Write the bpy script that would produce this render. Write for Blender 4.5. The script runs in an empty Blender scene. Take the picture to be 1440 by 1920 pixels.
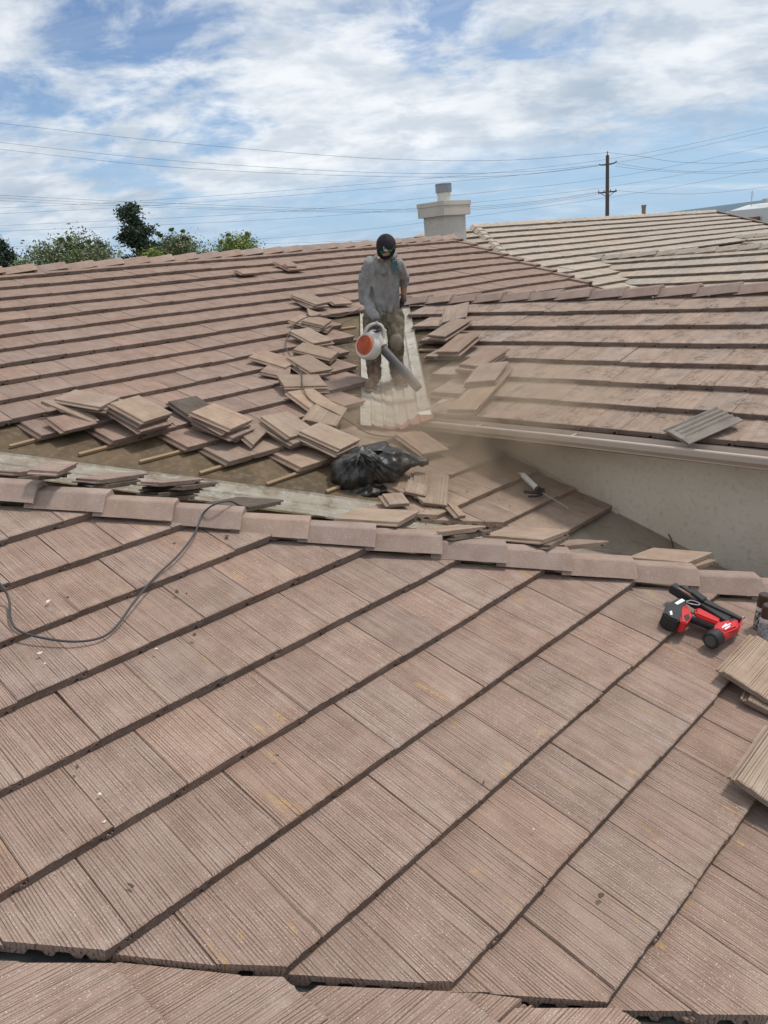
import bpy, bmesh, math, random
from mathutils import Vector, Matrix, noise
random.seed(7)
SC = bpy.context.scene
COL = SC.collection
V = Vector
rad = math.radians
CZ = 5.4                                   # camera height above the ground
# ------------------------------------------------------------------ camera
FOC = 1448.0                               # focal length in photograph pixels (1440 wide)
FW = V((0.66067, 0.68234, -0.31293)); RT = V((0.69557, -0.71321, -0.08663)); UP = V((0.28230, 0.16043, 0.94582))
EYE = V((0, 0, CZ))
cam_data = bpy.data.cameras.new('camera'); cam = bpy.data.objects.new('camera', cam_data); COL.objects.link(cam)
cam.matrix_world = Matrix(((RT.x, UP.x, -FW.x, 0), (RT.y, UP.y, -FW.y, 0), (RT.z, UP.z, -FW.z, CZ), (0, 0, 0, 1)))
cam_data.sensor_fit = 'HORIZONTAL'; cam_data.sensor_width = 36; cam_data.lens = 36 * FOC / 1440
cam_data.clip_start = 0.05; cam_data.clip_end = 6000
SC.camera = cam
# ------------------------------------------------------------------ light
SUN_AZ = math.atan2(-0.45, 1.0)            # towards +X, far right of the camera
SUN_EL = rad(64)
sun_dir = V((math.cos(SUN_EL) * math.cos(SUN_AZ), math.cos(SUN_EL) * math.sin(SUN_AZ), math.sin(SUN_EL)))
sd = bpy.data.lights.new('sun', 'SUN'); sd.energy = 2.2; sd.angle = rad(8); sd.color = (1.0, 0.94, 0.86)
so = bpy.data.objects.new('sun', sd); COL.objects.link(so); so.location = (0, 0, 40)
so.rotation_euler = sun_dir.to_track_quat('Z', 'Y').to_euler()
SC.view_settings.view_transform = 'Standard'; SC.view_settings.look = 'None'; SC.view_settings.gamma = 1
SC.view_settings.exposure = 0.14
try: SC.view_settings.use_curve_mapping = False
except Exception: pass
SC.cycles.volume_step_rate = 1.0; SC.cycles.volume_bounces = 1; SC.cycles.max_bounces = 4; SC.cycles.diffuse_bounces = 2; SC.cycles.glossy_bounces = 2; SC.cycles.transmission_bounces = 3

def ray(px, py):
    return (FW + ((px - 720) * RT - (py - 960) * UP) / FOC)
def proj(p):
    d = V(p) - EYE; z = d.dot(FW)
    return (720 + FOC * d.dot(RT) / z, 960 - FOC * d.dot(UP) / z, z)
def at_depth(px, py, d): return EYE + ray(px, py) * d

class NT:
    """small helper round a node tree"""
    def __init__(s, tree): s.t = tree; s.n = tree.nodes; s.l = tree.links
    def add(s, typ, **kw):
        nd = s.n.new(typ)
        for k, v in kw.items():
            if k.startswith('i_'):
                key = k[2:]; key = int(key) if key.isdigit() else key.replace('_', ' ')
                s.set(nd.inputs[key], v)
            else: setattr(nd, k, v)
        return nd
    def set(s, sock, v):
        if isinstance(v, bpy.types.NodeSocket): s.l.new(v, sock)
        else: sock.default_value = v
    def math(s, op, a, b=0.0, c=None, clamp=False):
        nd = s.n.new('ShaderNodeMath'); nd.operation = op; nd.use_clamp = clamp
        s.set(nd.inputs[0], a); s.set(nd.inputs[1], b)
        if c is not None: s.set(nd.inputs[2], c)
        return nd.outputs[0]
    def vmath(s, op, a, b=None, scale=None):
        nd = s.n.new('ShaderNodeVectorMath'); nd.operation = op
        s.set(nd.inputs[0], a)
        if b is not None: s.set(nd.inputs[1], b)
        if scale is not None: s.set(nd.inputs['Scale'], scale)
        return nd
    def mix(s, f, a, b, blend='MIX'):
        nd = s.n.new('ShaderNodeMix'); nd.data_type = 'RGBA'; nd.blend_type = blend
        s.set(nd.inputs[0], f); s.set(nd.inputs[6], a); s.set(nd.inputs[7], b)
        return nd.outputs[2]
    def step(s, x, lo, hi):
        nd = s.n.new('ShaderNodeMapRange'); nd.interpolation_type = 'SMOOTHSTEP'
        s.set(nd.inputs[0], x); nd.inputs[1].default_value = lo; nd.inputs[2].default_value = hi
        return nd.outputs[0]
    def noise(s, vec, scale, detail=3, rough=0.55, dist=0.0):
        nd = s.n.new('ShaderNodeTexNoise'); s.set(nd.inputs['Vector'], vec)
        nd.inputs['Scale'].default_value = scale; nd.inputs['Detail'].default_value = detail
        nd.inputs['Roughness'].default_value = rough; nd.inputs['Distortion'].default_value = dist
        return nd.outputs[0]
    def scale(s, vec, xyz): return s.vmath('MULTIPLY', vec, xyz).outputs[0]
def c4(c): return (c[0], c[1], c[2], 1.0)

# ------------------------------------------------------------------ sky
world = bpy.data.worlds.new('World'); SC.world = world; world.use_nodes = True
w = NT(world.node_tree); w.n.clear()
world.cycles.sampling_method = 'MANUAL'; world.cycles.sample_map_resolution = 128
sky = w.add('ShaderNodeTexSky', sky_type='NISHITA', sun_disc=False, sun_elevation=SUN_EL, sun_rotation=math.pi / 2 - SUN_AZ)
sky.air_density = 1.0; sky.dust_density = 0.6; sky.ozone_density = 2.0
tc = w.add('ShaderNodeTexCoord')
d = w.vmath('NORMALIZE', tc.outputs['Generated']).outputs[0]
sep = w.add('ShaderNodeSeparateXYZ', i_0=d)
den = w.math('ADD', w.math('MAXIMUM', sep.outputs[2], 0.0), 0.27)
cx = w.math('DIVIDE', w.math('ADD', w.math('MULTIPLY', sep.outputs[0], 0.70), w.math('MULTIPLY', sep.outputs[1], -0.71)), den)
cy = w.math('DIVIDE', w.math('ADD', w.math('MULTIPLY', sep.outputs[0], 0.71), w.math('MULTIPLY', sep.outputs[1], 0.70)), den)
cp = w.add('ShaderNodeCombineXYZ', i_0=cx, i_1=w.math('MULTIPLY', cy, 1.0), i_2=3.7).outputs[0]
big = w.noise(cp, 1.5, 2, 0.5, 0.3)
fine = w.noise(w.scale(cp, (1.0, 1.1, 1.0)), 3.6, 6, 0.60, 0.25)
wisp = w.noise(w.scale(cp, (0.8, 2.2, 1.0)), 2.2, 4, 0.6, 0.8)
# edge of the cloud sheet: a great circle through two directions
r1 = ray(560, 392).normalized(); r2 = ray(1440, 240).normalized()
ne = r2.cross(r1).normalized()
if ne.z < 0: ne = -ne
edge = w.math('ADD', w.vmath('DOT_PRODUCT', d, tuple(ne)).outputs['Value'], w.math('MULTIPLY', w.math('SUBTRACT', fine, 0.5), 0.10))
sheet = w.step(edge, -0.03, 0.06)
def blob(px, py, r0, r1_):
    v = ray(px, py).normalized()
    dd = w.vmath('DISTANCE', d, tuple(v)).outputs['Value']
    return w.math('SUBTRACT', 1.0, w.step(dd, r0, r1_))
gap = w.math('MAXIMUM', blob(270, 130, 0.02, 0.20), w.math('MULTIPLY', blob(850, 95, 0.0, 0.11), 0.95))
gap = w.math('MAXIMUM', gap, w.math('MULTIPLY', blob(60, 190, 0.0, 0.12), 0.8))
field = w.math('ADD', w.math('MULTIPLY', fine, 0.75), w.math('MULTIPLY', big, 0.35))
field = w.math('SUBTRACT', field, w.math('MULTIPLY', gap, 0.15))
dense = w.step(field, 0.34, 0.53)
cover = w.math('MULTIPLY', dense, sheet)
thin = w.math('MULTIPLY', w.step(wisp, 0.40, 0.75), 0.55)
veil = w.math('MAXIMUM', cover, w.math('MULTIPLY', thin, w.math('SUBTRACT', 1.0, w.math('MULTIPLY', gap, 0.7))))
veil = w.math('MINIMUM', veil, 0.97)
shade = w.step(w.noise(w.scale(cp, (1.0, 1.3, 1.0)), 4.6, 4, 0.62, 0.2), 0.34, 0.66)
shade = w.math('ADD', w.math('MULTIPLY', shade, 0.6), w.math('MULTIPLY', w.step(big, 0.35, 0.65), 0.4))
cloud = w.mix(shade, c4((0.42, 0.50, 0.60)), c4((0.86, 0.89, 0.92)))
skyc = w.vmath('SCALE', sky.outputs[0], scale=0.088).outputs[0]
skyc = w.mix(1.0, skyc, c4((0.86, 0.96, 1.12)), 'MULTIPLY')
skyc = w.mix(w.math('MULTIPLY', w.math('SUBTRACT', 1.0, w.step(sep.outputs[2], 0.0, 0.30)), 0.75), skyc, c4((0.36, 0.56, 0.80)))
outc = w.mix(veil, skyc, cloud)
bg = w.add('ShaderNodeBackground', i_Color=outc, i_Strength=1.0)
wo = w.add('ShaderNodeOutputWorld', i_Surface=bg.outputs[0])

# ------------------------------------------------------------------ materials
def new_mat(name):
    m = bpy.data.materials.new(name); m.use_nodes = True
    t = NT(m.node_tree); t.n.clear()
    b = t.add('ShaderNodeBsdfPrincipled'); o = t.add('ShaderNodeOutputMaterial', i_Surface=b.outputs[0])
    return m, t, b
def obj_vec(t, jitter=True):
    v = t.add('ShaderNodeTexCoord').outputs['Object']
    if not jitter: return v, None
    r = t.add('ShaderNodeObjectInfo').outputs['Random']
    off = t.add('ShaderNodeCombineXYZ', i_0=t.math('MULTIPLY', r, 37.0), i_1=t.math('MULTIPLY', r, 91.0), i_2=t.math('MULTIPLY', r, 53.0)).outputs[0]
    return t.vmath('ADD', v, off).outputs[0], r
def bump(t, b, h, strength, dist):
    nd = t.add('ShaderNodeBump', i_Height=h, i_Strength=strength, i_Distance=dist)
    t.l.new(nd.outputs[0], b.inputs['Normal'])
def simple(name, col, rough=0.6, metal=0.0, var=0.15, scale=12.0, bmp=0.0, bscale=60.0, spec=0.4):
    m, t, b = new_mat(name); v, r = obj_vec(t)
    n = t.noise(v, scale, 4, 0.6)
    f = t.math('ADD', 1.0 - var, t.math('MULTIPLY', n, 2 * var))
    t.set(b.inputs['Base Color'], t.mix(1.0, c4(col), t.add('ShaderNodeCombineXYZ', i_0=f, i_1=f, i_2=f).outputs[0], 'MULTIPLY'))
    b.inputs['Roughness'].default_value = rough; b.inputs['Metallic'].default_value = metal
    b.inputs['Specular IOR Level'].default_value = spec
    if bmp: bump(t, b, t.noise(v, bscale, 4, 0.6), bmp, 0.01)
    return m
def tile_mat(name, ca, cb, lichen=0.0, ochre=0.6, groove=0.78, fleck=0.85, var=0.16, moss=(0.06, 0.05, 0.04)):
    m, t, b = new_mat(name)
    raw = t.add('ShaderNodeTexCoord').outputs['Object']
    v, r = obj_vec(t)
    n1 = t.noise(v, 6.0, 3, 0.6)
    col = t.mix(t.step(n1, 0.25, 0.75), c4(ca), c4(cb))
    # rough-sawn lines that run down the tile
    sx_ = t.add('ShaderNodeSeparateXYZ', i_0=raw)
    xx = t.math('ADD', sx_.outputs[0], t.math('MULTIPLY', t.noise(t.scale(v, (1.0, 0.05, 1.0)), 30.0, 1, 0.5), 0.028))
    comb = t.math('SINE', t.math('MULTIPLY', xx, 6.2832 / 0.0112))
    per = t.noise(t.scale(v, (1.0, 0.012, 1.0)), 85.0, 1, 0.5)            # every line has its own depth
    gro = t.math('MULTIPLY', t.step(comb, 0.42, 0.95), t.math('ADD', 0.25, t.math('MULTIPLY', t.step(per, 0.35, 0.62), 0.75)))
    broken = t.step(t.noise(t.scale(v, (1.0, 0.20, 1.0)), 26.0, 2, 0.6), 0.30, 0.58)
    gro = t.math('MULTIPLY', gro, t.math('ADD', 0.40, t.math('MULTIPLY', broken, 0.60)))
    col = t.mix(t.math('MULTIPLY', gro, groove), col, c4((ca[0] * 0.36, ca[1] * 0.33, ca[2] * 0.33)))
    # grey bloom towards the butt edge and as clouds
    sepn = t.add('ShaderNodeSeparateXYZ', i_0=raw)
    near = t.math('SUBTRACT', 1.0, t.step(sepn.outputs[1], 0.0, 0.17))
    bl = t.math('MULTIPLY', t.step(t.noise(v, 9.0, 5, 0.65), 0.42, 0.75), t.math('ADD', 0.22, t.math('MULTIPLY', near, 0.45)))
    col = t.mix(bl, col, c4((cb[0] * 1.12, cb[1] * 1.22, cb[2] * 1.25)))
    # ochre stains, short streaks
    oc = t.step(t.noise(t.scale(v, (1.0, 0.30, 1.0)), 15.0, 2, 0.5), 0.66, 0.74)
    oc = t.math('MULTIPLY', oc, t.step(t.noise(v, 60.0, 2, 0.6), 0.35, 0.6))
    col = t.mix(t.math('MULTIPLY', oc, ochre), col, c4((0.52, 0.33, 0.12)))
    if lichen:
        li = t.math('MULTIPLY', t.step(t.noise(v, 26.0, 4, 0.75), 0.42, 0.60), t.step(t.noise(v, 5.0, 3, 0.6), 0.44, 0.66))
        col = t.mix(t.math('MULTIPLY', li, lichen), col, c4(moss))
    # aggregate flecks
    fl = t.math('MULTIPLY', t.step(t.noise(v, 225.0, 1, 0.6), 0.648, 0.72), fleck)
    col = t.mix(fl, col, c4((0.66, 0.60, 0.54)))
    dk = t.math('MULTIPLY', t.step(t.noise(v, 310.0, 2, 0.6), 0.62, 0.72), 0.45)
    col = t.mix(dk, col, c4((ca[0] * 0.35, ca[1] * 0.33, ca[2] * 0.33)))
    k = t.math('ADD', 1.0 - var, t.math('MULTIPLY', r, 2 * var))
    warm = t.math('ADD', 0.97, t.math('MULTIPLY', t.math('FRACT', t.math('MULTIPLY', r, 7.31)), 0.06))
    kk = t.add('ShaderNodeCombineXYZ', i_0=t.math('MULTIPLY', k, warm), i_1=k, i_2=t.math('DIVIDE', k, warm)).outputs[0]
    col = t.mix(1.0, col, kk, 'MULTIPLY')
    t.set(b.inputs['Base Color'], col)
    b.inputs['Roughness'].default_value = 0.9; b.inputs['Specular IOR Level'].default_value = 0.2
    h = t.math('ADD', t.math('MULTIPLY', gro, -1.0 if groove else 0.0), t.math('MULTIPLY', t.noise(v, 260.0, 3, 0.7), 0.55 if groove else 1.3))
    bump(t, b, h, 0.9, 0.0045)
    return m
M = {}
M['tile'] = tile_mat('concrete_tile', (0.298, 0.202, 0.158), (0.380, 0.270, 0.217), var=0.065)
M['tile_far'] = tile_mat('concrete_tile_far', (0.280, 0.190, 0.150), (0.355, 0.252, 0.203), ochre=0.2, groove=0.35, fleck=0.4, var=0.07)
M['tile_lichen'] = tile_mat('concrete_tile_lichen', (0.330, 0.242, 0.190), (0.412, 0.310, 0.249), lichen=0.80, ochre=0.15, groove=0.30, fleck=0.5, var=0.06, moss=(0.105, 0.080, 0.066))
M['tile_dusty'] = tile_mat('concrete_tile_dusty', (0.305, 0.218, 0.164), (0.385, 0.284, 0.218), ochre=0.25, groove=0.30, fleck=0.4, var=0.10)
M['tile_clean'] = tile_mat('concrete_tile_unweathered', (0.340, 0.242, 0.176), (0.425, 0.314, 0.236), ochre=0.2, groove=0.35, fleck=0.3, var=0.10)
M['tile_grey'] = tile_mat('concrete_tile_underside', (0.220, 0.186, 0.158), (0.290, 0.250, 0.216), ochre=0.05, groove=0.25, fleck=0.5)
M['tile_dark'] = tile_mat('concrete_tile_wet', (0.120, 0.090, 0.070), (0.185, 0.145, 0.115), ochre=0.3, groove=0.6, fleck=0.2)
M['tile_tan'] = tile_mat('concrete_tile_tan', (0.420, 0.346, 0.280), (0.510, 0.432, 0.358), lichen=0.12, ochre=0.05, groove=0.30, fleck=0.3, var=0.06)
M['cap'] = tile_mat('ridge_cap_concrete', (0.318, 0.226, 0.184), (0.398, 0.294, 0.246), ochre=0.05, groove=0.0, fleck=0.9, var=0.08)
M['cap_tan'] = tile_mat('ridge_cap_tan', (0.430, 0.356, 0.288), (0.510, 0.436, 0.362), ochre=0.05, groove=0.0, fleck=0.5, var=0.06)
M['tile_nose'] = tile_mat('dark_tile_edge', (0.150, 0.105, 0.085), (0.215, 0.155, 0.126), ochre=0.0, groove=0.0, fleck=0.5, var=0.10)  # darker colour for tile noses and undersides than for tile tops
M['tile_nose_pale'] = tile_mat('paler_tile_edge', (0.225, 0.160, 0.122), (0.300, 0.222, 0.172), ochre=0.0, groove=0.0, fleck=0.4, var=0.10)
M['tile_nose_tan'] = tile_mat('dark_tan_edge', (0.150, 0.115, 0.090), (0.215, 0.170, 0.135), ochre=0.0, groove=0.0, fleck=0.3, var=0.08)

def felt_mat():
    m, t, b = new_mat('roofing_felt'); v, _ = obj_vec(t, False)
    n = t.noise(v, 2.2, 6, 0.65, 0.6); n2 = t.noise(v, 14.0, 5, 0.7)
    col = t.mix(t.step(n, 0.3, 0.7), c4((0.070, 0.047, 0.025)), c4((0.150, 0.102, 0.056)))
    col = t.mix(t.math('MULTIPLY', t.step(n2, 0.45, 0.75), 0.6), col, c4((0.235, 0.175, 0.11)))
    col = t.mix(t.math('MULTIPLY', t.step(t.noise(v, 46.0, 3, 0.7), 0.60, 0.72), 0.7), col, c4((0.06, 0.045, 0.03)))
    t.set(b.inputs['Base Color'], col); b.inputs['Roughness'].default_value = 0.85
    bump(t, b, t.math('ADD', t.noise(v, 3.0, 4, 0.6), t.math('MULTIPLY', t.noise(v, 60.0, 3, 0.6), 0.15)), 0.5, 0.03)
    return m
M['felt'] = felt_mat()
def wood_mat(name, ca, cb):
    m, t, b = new_mat(name); v, r = obj_vec(t)
    n = t.noise(t.scale(v, (0.06, 1.0, 1.0)), 60.0, 4, 0.6)
    col = t.mix(n, c4(ca), c4(cb)); t.set(b.inputs['Base Color'], col); b.inputs['Roughness'].default_value = 0.8
    bump(t, b, n, 0.4, 0.003)
    return m
M['wood'] = wood_mat('batten_wood', (0.16, 0.10, 0.055), (0.42, 0.29, 0.17))
def flash_mat(name, ca, cb, rust, amount, paint=None, white=0.85):
    m, t, b = new_mat(name); v, r = obj_vec(t)
    n = t.noise(v, 3.2, 6, 0.65, 0.5)
    col = t.mix(t.step(n, 0.35, 0.65), c4(ca), c4(cb))
    ru = t.math('MULTIPLY', t.step(t.noise(v, 7.0, 6, 0.7, 0.4), 0.48, 0.70), amount)
    col = t.mix(ru, col, c4(rust))
    wsp = t.math('MULTIPLY', t.step(t.noise(v, 11.0, 5, 0.7, 0.3), 0.56, 0.64), white)
    col = t.mix(wsp, col, c4((0.72, 0.71, 0.68)))
    if paint:
        raw = t.add('ShaderNodeTexCoord').outputs['Object']
        sx = t.add('ShaderNodeSeparateXYZ', i_0=raw)
        edge = t.math('ADD', t.math('SUBTRACT', sx.outputs[1], t.math('MULTIPLY', sx.outputs[0], 0.55)), t.math('MULTIPLY', t.math('SUBTRACT', t.noise(raw, 7.0, 4, 0.6), 0.5), 0.22))
        col = t.mix(t.math('SUBTRACT', 1.0, t.step(edge, 0.075, 0.105)), col, c4(paint))
    t.set(b.inputs['Base Color'], col)
    b.inputs['Roughness'].default_value = 0.6; b.inputs['Specular IOR Level'].default_value = 0.2
    bump(t, b, t.noise(v, 22.0, 4, 0.6), 0.25, 0.006)
    return m
M['flash'] = flash_mat('galvanised_flashing', (0.52, 0.45, 0.35), (0.68, 0.63, 0.54), (0.35, 0.26, 0.17), 0.8)
M['flash_cream'] = flash_mat('cream_valley_metal', (0.72, 0.66, 0.55), (0.85, 0.82, 0.75), (0.42, 0.30, 0.17), 0.65)
M['flash_paint'] = flash_mat('cream_valley_metal_painted', (0.72, 0.67, 0.57), (0.85, 0.82, 0.75), (0.42, 0.30, 0.17), 0.5, paint=(0.62, 0.33, 0.25))
M['flash_dark'] = flash_mat('dark_valley_metal', (0.10, 0.105, 0.10), (0.17, 0.175, 0.17), (0.08, 0.06, 0.045), 0.8, white=0.1)  # much darker than the other valley sheets
M['flash_dull'] = flash_mat('dusty_flashing', (0.54, 0.455, 0.36), (0.63, 0.545, 0.45), (0.40, 0.31, 0.23), 0.8, white=0.0)
def stucco_mat(name, ca, cb, bs=70.0, st=0.7, grime=0.35):
    m, t, b = new_mat(name); v, _ = obj_vec(t, False)
    n = t.noise(v, 1.6, 5, 0.6); n2 = t.noise(v, 26.0, 4, 0.65)
    col = t.mix(t.step(n, 0.3, 0.7), c4(ca), c4(cb))
    col = t.mix(t.math('MULTIPLY', t.step(n2, 0.5, 0.72), grime), col, c4((ca[0] * 0.6, ca[1] * 0.56, ca[2] * 0.5)))
    t.set(b.inputs['Base Color'], col); b.inputs['Roughness'].default_value = 0.92
    bump(t, b, t.math('ADD', t.noise(v, bs, 5, 0.7), t.math('MULTIPLY', t.noise(v, 2.5, 2, 0.5), 1.5)), st, 0.012)
    return m
M['stucco'] = stucco_mat('stucco', (0.76, 0.655, 0.525), (0.82, 0.725, 0.605))
M['stucco_chimney'] = stucco_mat('chimney_stucco', (0.46, 0.44, 0.40), (0.58, 0.555, 0.51), 34.0, 1.0, 0.5)
M['trim_chimney'] = stucco_mat('chimney_trim', (0.46, 0.43, 0.385), (0.54, 0.51, 0.46), 80.0, 0.2, 0.15)
M['gutter'] = simple('painted_gutter', (0.50, 0.42, 0.36), 0.45, 0.0, 0.10, 5.0)
M['fascia'] = simple('dark_fascia', (0.20, 0.15, 0.12), 0.8)
M['steel'] = simple('galvanised_flue', (0.42, 0.43, 0.44), 0.35, 0.8, 0.15)
M['flue_white'] = simple('flue_collar', (0.62, 0.60, 0.56), 0.6)
M['ground'] = simple('dry_ground', (0.20, 0.17, 0.12), 0.95, 0, 0.3, 0.3)
M['hill'] = simple('far_hills', (0.10, 0.15, 0.19), 1.0, 0, 0.15, 0.01)  # blue of the distant air mixed into the hills' colour

# ------------------------------------------------------------------ mesh helpers
def link(o, parent=None):
    COL.objects.link(o)
    if parent is not None: o.parent = parent
    return o
def mesh_obj(name, verts, faces, mat, parent=None, smooth=False):
    me = bpy.data.meshes.new(name); me.from_pydata([tuple(v) for v in verts], [], faces); me.update()
    if mat: me.materials.append(mat)
    if smooth:
        for p in me.polygons: p.use_smooth = True
    return link(bpy.data.objects.new(name, me), parent)
def bm_obj(name, bm, mat, parent=None, smooth=False, mw=None):
    me = bpy.data.meshes.new(name); bmesh.ops.recalc_face_normals(bm, faces=bm.faces); bm.to_mesh(me); bm.free()
    if mat: me.materials.append(mat)
    if smooth:
        for p in me.polygons: p.use_smooth = True
    o = link(bpy.data.objects.new(name, me), parent)
    if mw is not None: o.matrix_world = mw
    return o
def tag(o, label=None, cat=None, group=None, kind=None):
    if label: o['label'] = label
    if cat: o['category'] = cat
    if group: o['group'] = group
    if kind: o['kind'] = kind
    return o
def empty(name, loc=(0, 0, 0), mw=None):
    o = bpy.data.objects.new(name, None); o.empty_display_size = 0.1
    if mw is not None: o.matrix_world = mw
    else: o.location = loc
    return link(o)
def set_parent(o, parent):
    """parent without moving: parents at identity or with known matrix"""
    mw = o.matrix_world.copy() if o.parent is None else o.matrix_world.copy()
    o.parent = parent; o.matrix_parent_inverse = parent.matrix_world.inverted(); return o
def prism(bm, prof, path_mats):
    """extrude a closed profile [(x,z)] through stations; station = (func(x,z)->Vector)"""
    rings = []
    for f in path_mats: rings.append([bm.verts.new(f(x, z)) for x, z in prof])
    n = len(prof)
    for a, b in zip(rings, rings[1:]):
        for i in range(n): bm.faces.new((a[i], a[(i + 1) % n], b[(i + 1) % n], b[i]))
    bm.faces.new(rings[0]); bm.faces.new(rings[-1][::-1])
    return rings
def box(bm, c, size, rot=None, bev=0.0):
    g = bmesh.ops.create_cube(bm, size=1.0); vs = g['verts']
    for v in vs:
        p = V((v.co.x * size[0], v.co.y * size[1], v.co.z * size[2]))
        if rot is not None: p = rot @ p
        v.co = p + V(c)
    if bev:
        es = list({e for v in vs for e in v.link_edges})
        bmesh.ops.bevel(bm, geom=es, offset=bev, segments=2, affect='EDGES', profile=0.6)
def frame_from(zdir):
    z = V(zdir).normalized(); a = V((0, 0, 1)) if abs(z.z) < 0.9 else V((1, 0, 0))
    x = a.cross(z).normalized(); y = z.cross(x)
    return x, y, z
def tube(bm, pts, radii, seg=8, caps=True, flat=None):
    pts = [V(p) for p in pts]
    if not hasattr(radii, '__len__'): radii = [radii] * len(pts)
    rings = []; px = None
    for i, p in enumerate(pts):
        dirv = (pts[min(i + 1, len(pts) - 1)] - pts[max(i - 1, 0)]).normalized()
        if px is None: x, y, z = frame_from(dirv)
        else:
            x = (px - dirv * px.dot(dirv)).normalized(); y = dirv.cross(x)
        px = x
        rings.append([bm.verts.new(p + (x * math.cos(2 * math.pi * k / seg) + y * math.sin(2 * math.pi * k / seg)) * radii[i]) for k in range(seg)])
    for a, b in zip(rings, rings[1:]):
        for k in range(seg): bm.faces.new((a[k], a[(k + 1) % seg], b[(k + 1) % seg], b[k]))
    if caps: bm.faces.new(rings[0][::-1]); bm.faces.new(rings[-1])
def spline(pts, n=6):
    pts = [V(p) for p in pts]; out = []
    for i in range(len(pts) - 1):
        p0 = pts[max(i - 1, 0)]; p1 = pts[i]; p2 = pts[i + 1]; p3 = pts[min(i + 2, len(pts) - 1)]
        for k in range(n):
            u = k / n
            out.append(0.5 * ((2 * p1) + (p2 - p0) * u + (2 * p0 - 5 * p1 + 4 * p2 - p3) * u * u + (3 * p1 - p0 - 3 * p2 + p3) * u ** 3))
    out.append(pts[-1]); return out

# ------------------------------------------------------------------ roof geometry
T = 0.3265; TH = math.atan(T); COS = math.cos(TH)
EXP = 0.375; EU = EXP * COS; W = 0.2947; L = 0.44; THK = 0.043; DELTA = THK / EXP
class Plane:
    def __init__(s, U, a):
        s.U = V((U[0], U[1], 0)); s.R = V((U[1], -U[0], 0)); s.a = a + CZ
        s.N = (V((0, 0, 1)) - s.U * T).normalized()
    def z(s, x, y): return s.a + T * (s.U.x * x + s.U.y * y)
    def pt(s, r, u, h=0.0):
        p = s.R * r + s.U * u; return V((p.x, p.y, s.a + T * u + h))
    def hit(s, px, py, h=0.0):
        d = ray(px, py); k = (s.a + h - CZ) / (d.z - T * (s.U.x * d.x + s.U.y * d.y)); return EYE + d * k
    def ru(s, p): return (p.x * s.R.x + p.y * s.R.y, p.x * s.U.x + p.y * s.U.y)
PA = Plane((0, 1), -3.1785 + 0.02); PB = Plane((1, 0), -3.2179 + 0.02); PF = Plane((0, 1), -2.5408)
PG = Plane((-1, 0), -1.7214); PH = Plane((-1, 0), -0.5986); PT = Plane((0, 1), -3.3)
S_V1, S_HIP, S_V2, D_V3 = 2.510, 5.948, 7.901, 0.1206
DECK = -0.085

def tile_profile(hi, rng, lug=True, th=THK):
    n = 22 if hi else 5
    wr = W - 0.0018
    pr = []
    if lug:
        pr += [(-0.030, -th + 0.004), (-0.030, -th * .62), (-0.026, -th * .50), (-0.020, -th * .50), (-0.018, -th * .70), (-0.013, -th * .70), (-0.010, -th * .50), (-0.004, -th * .50), (-0.001, -th * .68)]
    else: pr += [(0.0, -th)]
    pr += [(0.0, -0.004)]
    top0 = len(pr)
    for i in range(n):
        x = 0.003 + (wr - 0.006) * i / (n - 1)
        if hi:
            z = rng.uniform(-0.0006, 0.0004)
        else: z = 0.0
        pr.append((x, z))
    top1 = len(pr)
    pr += [(wr, -0.004), (wr, -th * .40), (wr - 0.024, -th * .42), (wr - 0.026, -th)]
    x = wr - 0.036
    for k in range(4):
        pr += [(x, -th), (x - 0.010, -th * 0.55), (x - 0.036, -th * 0.55), (x - 0.046, -th)]
        x -= 0.0575
    pr += [(0.012, -th)]
    return pr, top0, top1
def tile_bmesh(hi, rng, length=L, th=THK):
    pr, t0, t1 = tile_profile(hi, rng, True, th)
    bm = bmesh.new()
    jag = [rng.uniform(-0.003, 0.003) if hi else 0.0 for _ in pr]
    rings = []
    for y, drop in ((0.0, 0.004), (0.006, 0.0), (0.035, 0.0), (0.045, 0.0), (length, 0.0)):
        ring = []
        for i, (x, z) in enumerate(pr):
            top = t0 <= i < t1
            yy = y + (jag[i] if y < 0.01 and top else 0.0)
            if y < 0.04 and -th + 0.004 < z < -th * 0.30 and 0.01 < x < W - 0.05: z = -th      # solid nose
            ring.append(bm.verts.new((x, yy, z - (drop if top else 0.0))))
        rings.append(ring)
    n = len(pr)
    for a, b in zip(rings, rings[1:]):
        for i in range(n): bm.faces.new((a[i], b[i], b[(i + 1) % n], a[(i + 1) % n]))
    f0 = bm.faces.new(rings[0]); bm.faces.new(rings[-1][::-1])
    bmesh.ops.recalc_face_normals(bm, faces=bm.faces)
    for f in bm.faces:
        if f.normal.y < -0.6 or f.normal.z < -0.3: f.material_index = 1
    return bm
_rng = random.Random(3)
TILE_MESH = {}
NOSE = {'tile_tan': 'tile_nose_tan', 'tile_grey': 'tile_grey', 'tile_dark': 'tile_dark', 'tile_clean': 'tile_nose_pale', 'tile_dusty': 'tile_nose_pale'}
def tile_mesh(hi, k, mat, th=THK):
    key = (hi, k, mat, th)
    if key not in TILE_MESH:
        bm = tile_bmesh(hi, random.Random(100 * k + (7 if hi else 0)), L, th)
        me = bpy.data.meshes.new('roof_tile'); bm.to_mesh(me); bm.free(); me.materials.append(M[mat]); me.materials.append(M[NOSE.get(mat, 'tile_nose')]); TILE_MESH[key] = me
    return TILE_MESH[key]
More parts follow.
